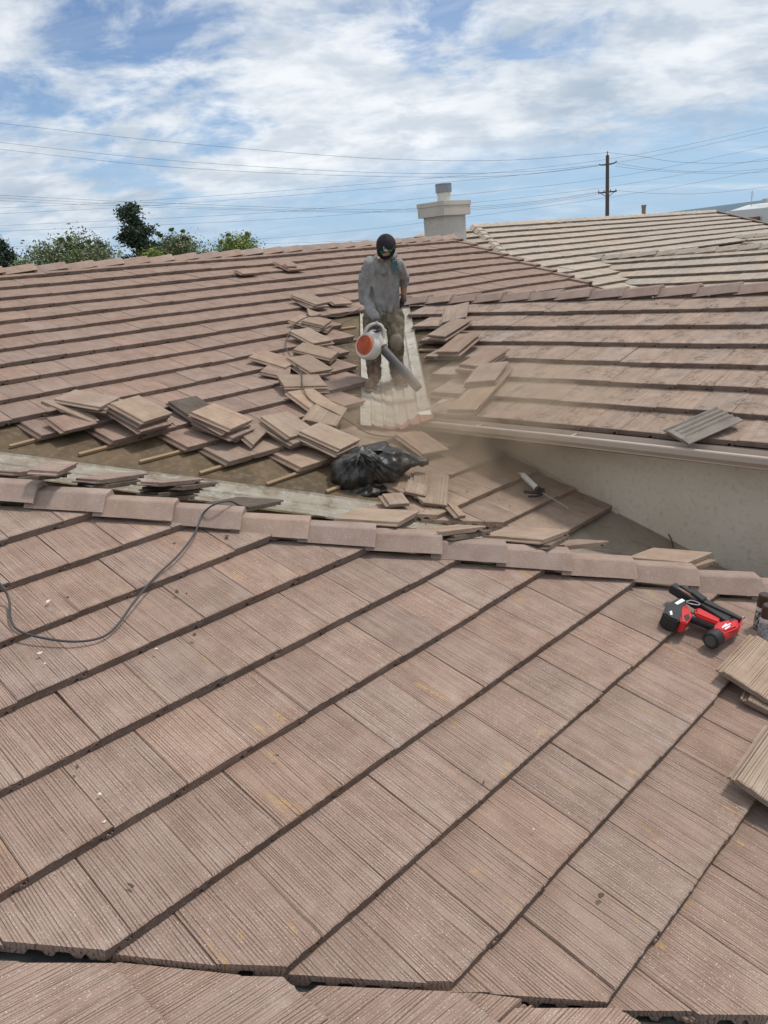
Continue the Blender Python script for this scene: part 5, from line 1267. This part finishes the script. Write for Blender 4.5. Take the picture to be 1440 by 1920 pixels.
# ------------------------------------------------------------------ warehouse, hills
M['metalwall'] = simple('white_metal_cladding', (0.52, 0.54, 0.55), 0.6, 0, .08, .5); M['metalroof'] = simple('pale_metal_roof', (0.62, 0.63, 0.63), 0.5); M['darkopen'] = simple('dark_window', (0.05, 0.055, 0.06), 0.3); M['rust'] = simple('rusty_bin', (0.22, 0.09, 0.05), 0.9)
wh = empty('warehouse', at_depth(1400, 415, 90)); tag(wh, 'pale metal warehouse at the right edge beyond the tan roof', 'warehouse')
def wpart(nm, pts, mt, back=0.0):
    """wall panel: outline by direction at depth, with thickness behind"""
    bm = bmesh.new(); f = [at_depth(px, py, dp) for px, py, dp in pts]; bk = V((FW.x, FW.y, 0)).normalized() * (back or 0.3)
    a_ = [bm.verts.new(p) for p in f]; b_ = [bm.verts.new(p + bk) for p in f]; n = len(f); bm.faces.new(a_); bm.faces.new(b_[::-1])
    for i in range(n): bm.faces.new((a_[i], b_[i], b_[(i + 1) % n], a_[(i + 1) % n]))
    o = bm_obj(nm, bm, mt, None); o.parent = wh; o.matrix_parent_inverse = Matrix.Translation(-wh.location); return o
wpart('wall', [(1366, 397, 100), (1412, 391.5, 92), (1412, 440, 92), (1366, 440, 100)], M['metalwall'], 6)
wpart('wall', [(1411, 392, 92), (1430, 389.5, 89), (1430, 440, 89), (1411, 440, 92)], M['metalwall'], 5)
wpart('wall', [(1428, 388, 84), (1500, 381, 76), (1500, 450, 76), (1428, 450, 84)], M['metalwall'], 8)
rf = wpart('roof', [(1364, 397.5, 100), (1430, 389.5, 89), (1500, 380, 76), (1500, 372, 84), (1405, 384, 98)], M['metalroof'], 0.4)
for x_ in (1378, 1390, 1402): wpart('panel_seam', [(x_, 396, 91.5), (x_ + .8, 396, 91.5), (x_ + .8, 416, 91.5), (x_, 416, 91.5)], M['steel'], .1)
for x_ in (1373, 1380.5): wpart('window', [(x_, 399.5, 91), (x_ + 2.5, 399.2, 91), (x_ + 2.5, 403.5, 91), (x_, 404, 91)], M['darkopen'], .1)
dr = wpart('door', [(1416, 400, 88.5), (1427, 399, 87.5), (1427, 414, 87.5), (1416, 414, 88.5)], M['metalwall'], .2)
wpart('door_opening', [(1418, 407, 88.0), (1427, 406.5, 87.2), (1427, 416, 87.2), (1418, 416, 88.0)], M['darkopen'], .1)
wpart('downpipe', [(1411.2, 391, 88), (1412.4, 391, 88), (1412.4, 414, 88), (1411.2, 414, 88)], M['steel'], .1)
sk = at_depth(1414, 412, 84); bm = bmesh.new(); box(bm, sk - V((0, 0, 1.5)), (1.0, 1.0, 3.6), bev=.05); o = bm_obj('storage_bin', bm, M['rust'], None); tag(o, 'rusty brown bin beside the warehouse door', 'bin')
an = at_depth(1409, 383, 95); bm = bmesh.new(); tube(bm, [an - V((0, 0, .4)), an + V((0, 0, 1.6))], .04, 6)
for i in range(3): tube(bm, [an + V((0, 0, .8 + .25 * i)) - ux * .25, an + V((0, 0, .8 + .25 * i)) + ux * .25], .02, 5)
o = bm_obj('antenna', bm, M['steel'], None); o.parent = wh; o.matrix_parent_inverse = Matrix.Translation(-wh.location)
wpart('roof_unit', [(1437, 372, 86), (1450, 371, 86), (1450, 379, 86), (1437, 380, 86)], M['steel'], 1.0)
# hills: a low ridge line far off
bm = bmesh.new(); rows = []
for i in range(61):
    az = rad(-60 + i * 4); R_ = 2600; hgt = 40 + 45 * (0.5 + 0.5 * noise.noise(V((i * .23, 1.7, 0)))) + 12 * noise.noise(V((i * .9, 4.0, 0)))
    c_ = V((math.cos(az), math.sin(az), 0)); rows.append([bm.verts.new(c_ * (R_ - 500)), bm.verts.new(c_ * (R_ - 150) + V((0, 0, hgt * .7))), bm.verts.new(c_ * R_ + V((0, 0, hgt))), bm.verts.new(c_ * (R_ + 400))])
for a_, b_ in zip(rows, rows[1:]):
    for k in range(3): bm.faces.new((a_[k], b_[k], b_[k + 1], a_[k + 1]))
o = bm_obj('hills', bm, M['hill'], None, smooth=True); tag(o, kind='structure')

# ------------------------------------------------------------------ dust thrown up by the blower
def dust_mat():
    m = bpy.data.materials.new('dust_air'); m.use_nodes = True; t = NT(m.node_tree); t.n.clear()
    v = t.add('ShaderNodeTexCoord').outputs['Object']
    r_ = t.vmath('LENGTH', v).outputs['Value']
    fall = t.math('SUBTRACT', 1.0, t.step(r_, 0.15, 0.98))
    n = t.step(t.noise(t.scale(v, (1.9, 1.2, 1.0)), 2.1, 4, 0.6), 0.36, 0.66)
    dens = t.math('MULTIPLY', t.math('MULTIPLY', fall, t.math('ADD', 0.22, n)), 2.4)
    pv = t.add('ShaderNodeVolumePrincipled'); t.set(pv.inputs['Density'], dens); pv.inputs['Color'].default_value = (0.80, 0.66, 0.50, 1); pv.inputs['Anisotropy'].default_value = 0.2
    t.add('ShaderNodeOutputMaterial', i_Volume=pv.outputs[0]); return m
bm = bmesh.new(); bmesh.ops.create_icosphere(bm, subdivisions=3, radius=1.0)
dust = bm_obj('dust_cloud', bm, dust_mat(), None); dc = PA.hit(950, 835, 0.0)
X_ = RT.copy(); X_.z = 0; X_.normalize(); Y_ = V((0, 0, 1)).cross(X_)
dm = (Matrix((X_ * 2.3, Y_ * 1.5, V((0, 0, 1)) * 0.85)).transposed()).to_4x4(); dm.translation = dc + V((0, 0, 0.15)); dust.matrix_world = dm
tag(dust, 'thin brown dust cloud drifting from the blower nozzle past the gutter', 'dust', kind='stuff')

# bent flashing scraps at the gutter corner, an old cable on the pan, white paint on the dark tile
bm = bmesh.new()
ps = spline([PB.hit(812, 770, 0.02), PB.hit(818, 762, 0.05), PB.hit(826, 754, 0.08), PB.hit(836, 749, 0.07)], 4); sd_ = PB.R * 0.03
va = [(bm.verts.new(p - sd_), bm.verts.new(p + sd_)) for p in ps]
for (a_, b_), (c_, d_) in zip(va, va[1:]): bm.faces.new((a_, b_, d_, c_))
bmesh.ops.solidify(bm, geom=list(bm.faces), thickness=0.002)
tag(bm_obj('metal_scrap', bm, M['flash_cream'], None), 'bent pale metal scrap beside the lowest tiles at the gutter corner', 'metal scrap')
tag(slab('metal_scrap', PB, [(781, 773), (806, 769), (810, 777), (788, 778)], 0.0, 0.012, M['flash_cream'], None, 0.0), 'small flat cream metal tab on the right foot of the valley', 'metal scrap')
cord('old_cable', [PA.hit(1213, 973, 0.0), PA.hit(1243, 990, -.03), PA.hit(1257, 1008, -.04), PA.hit(1262, 1026, -.05)], 0.005, M['cordbrown'], 'short thin brown cable curving across the dusty pan by the wall', 'cable')
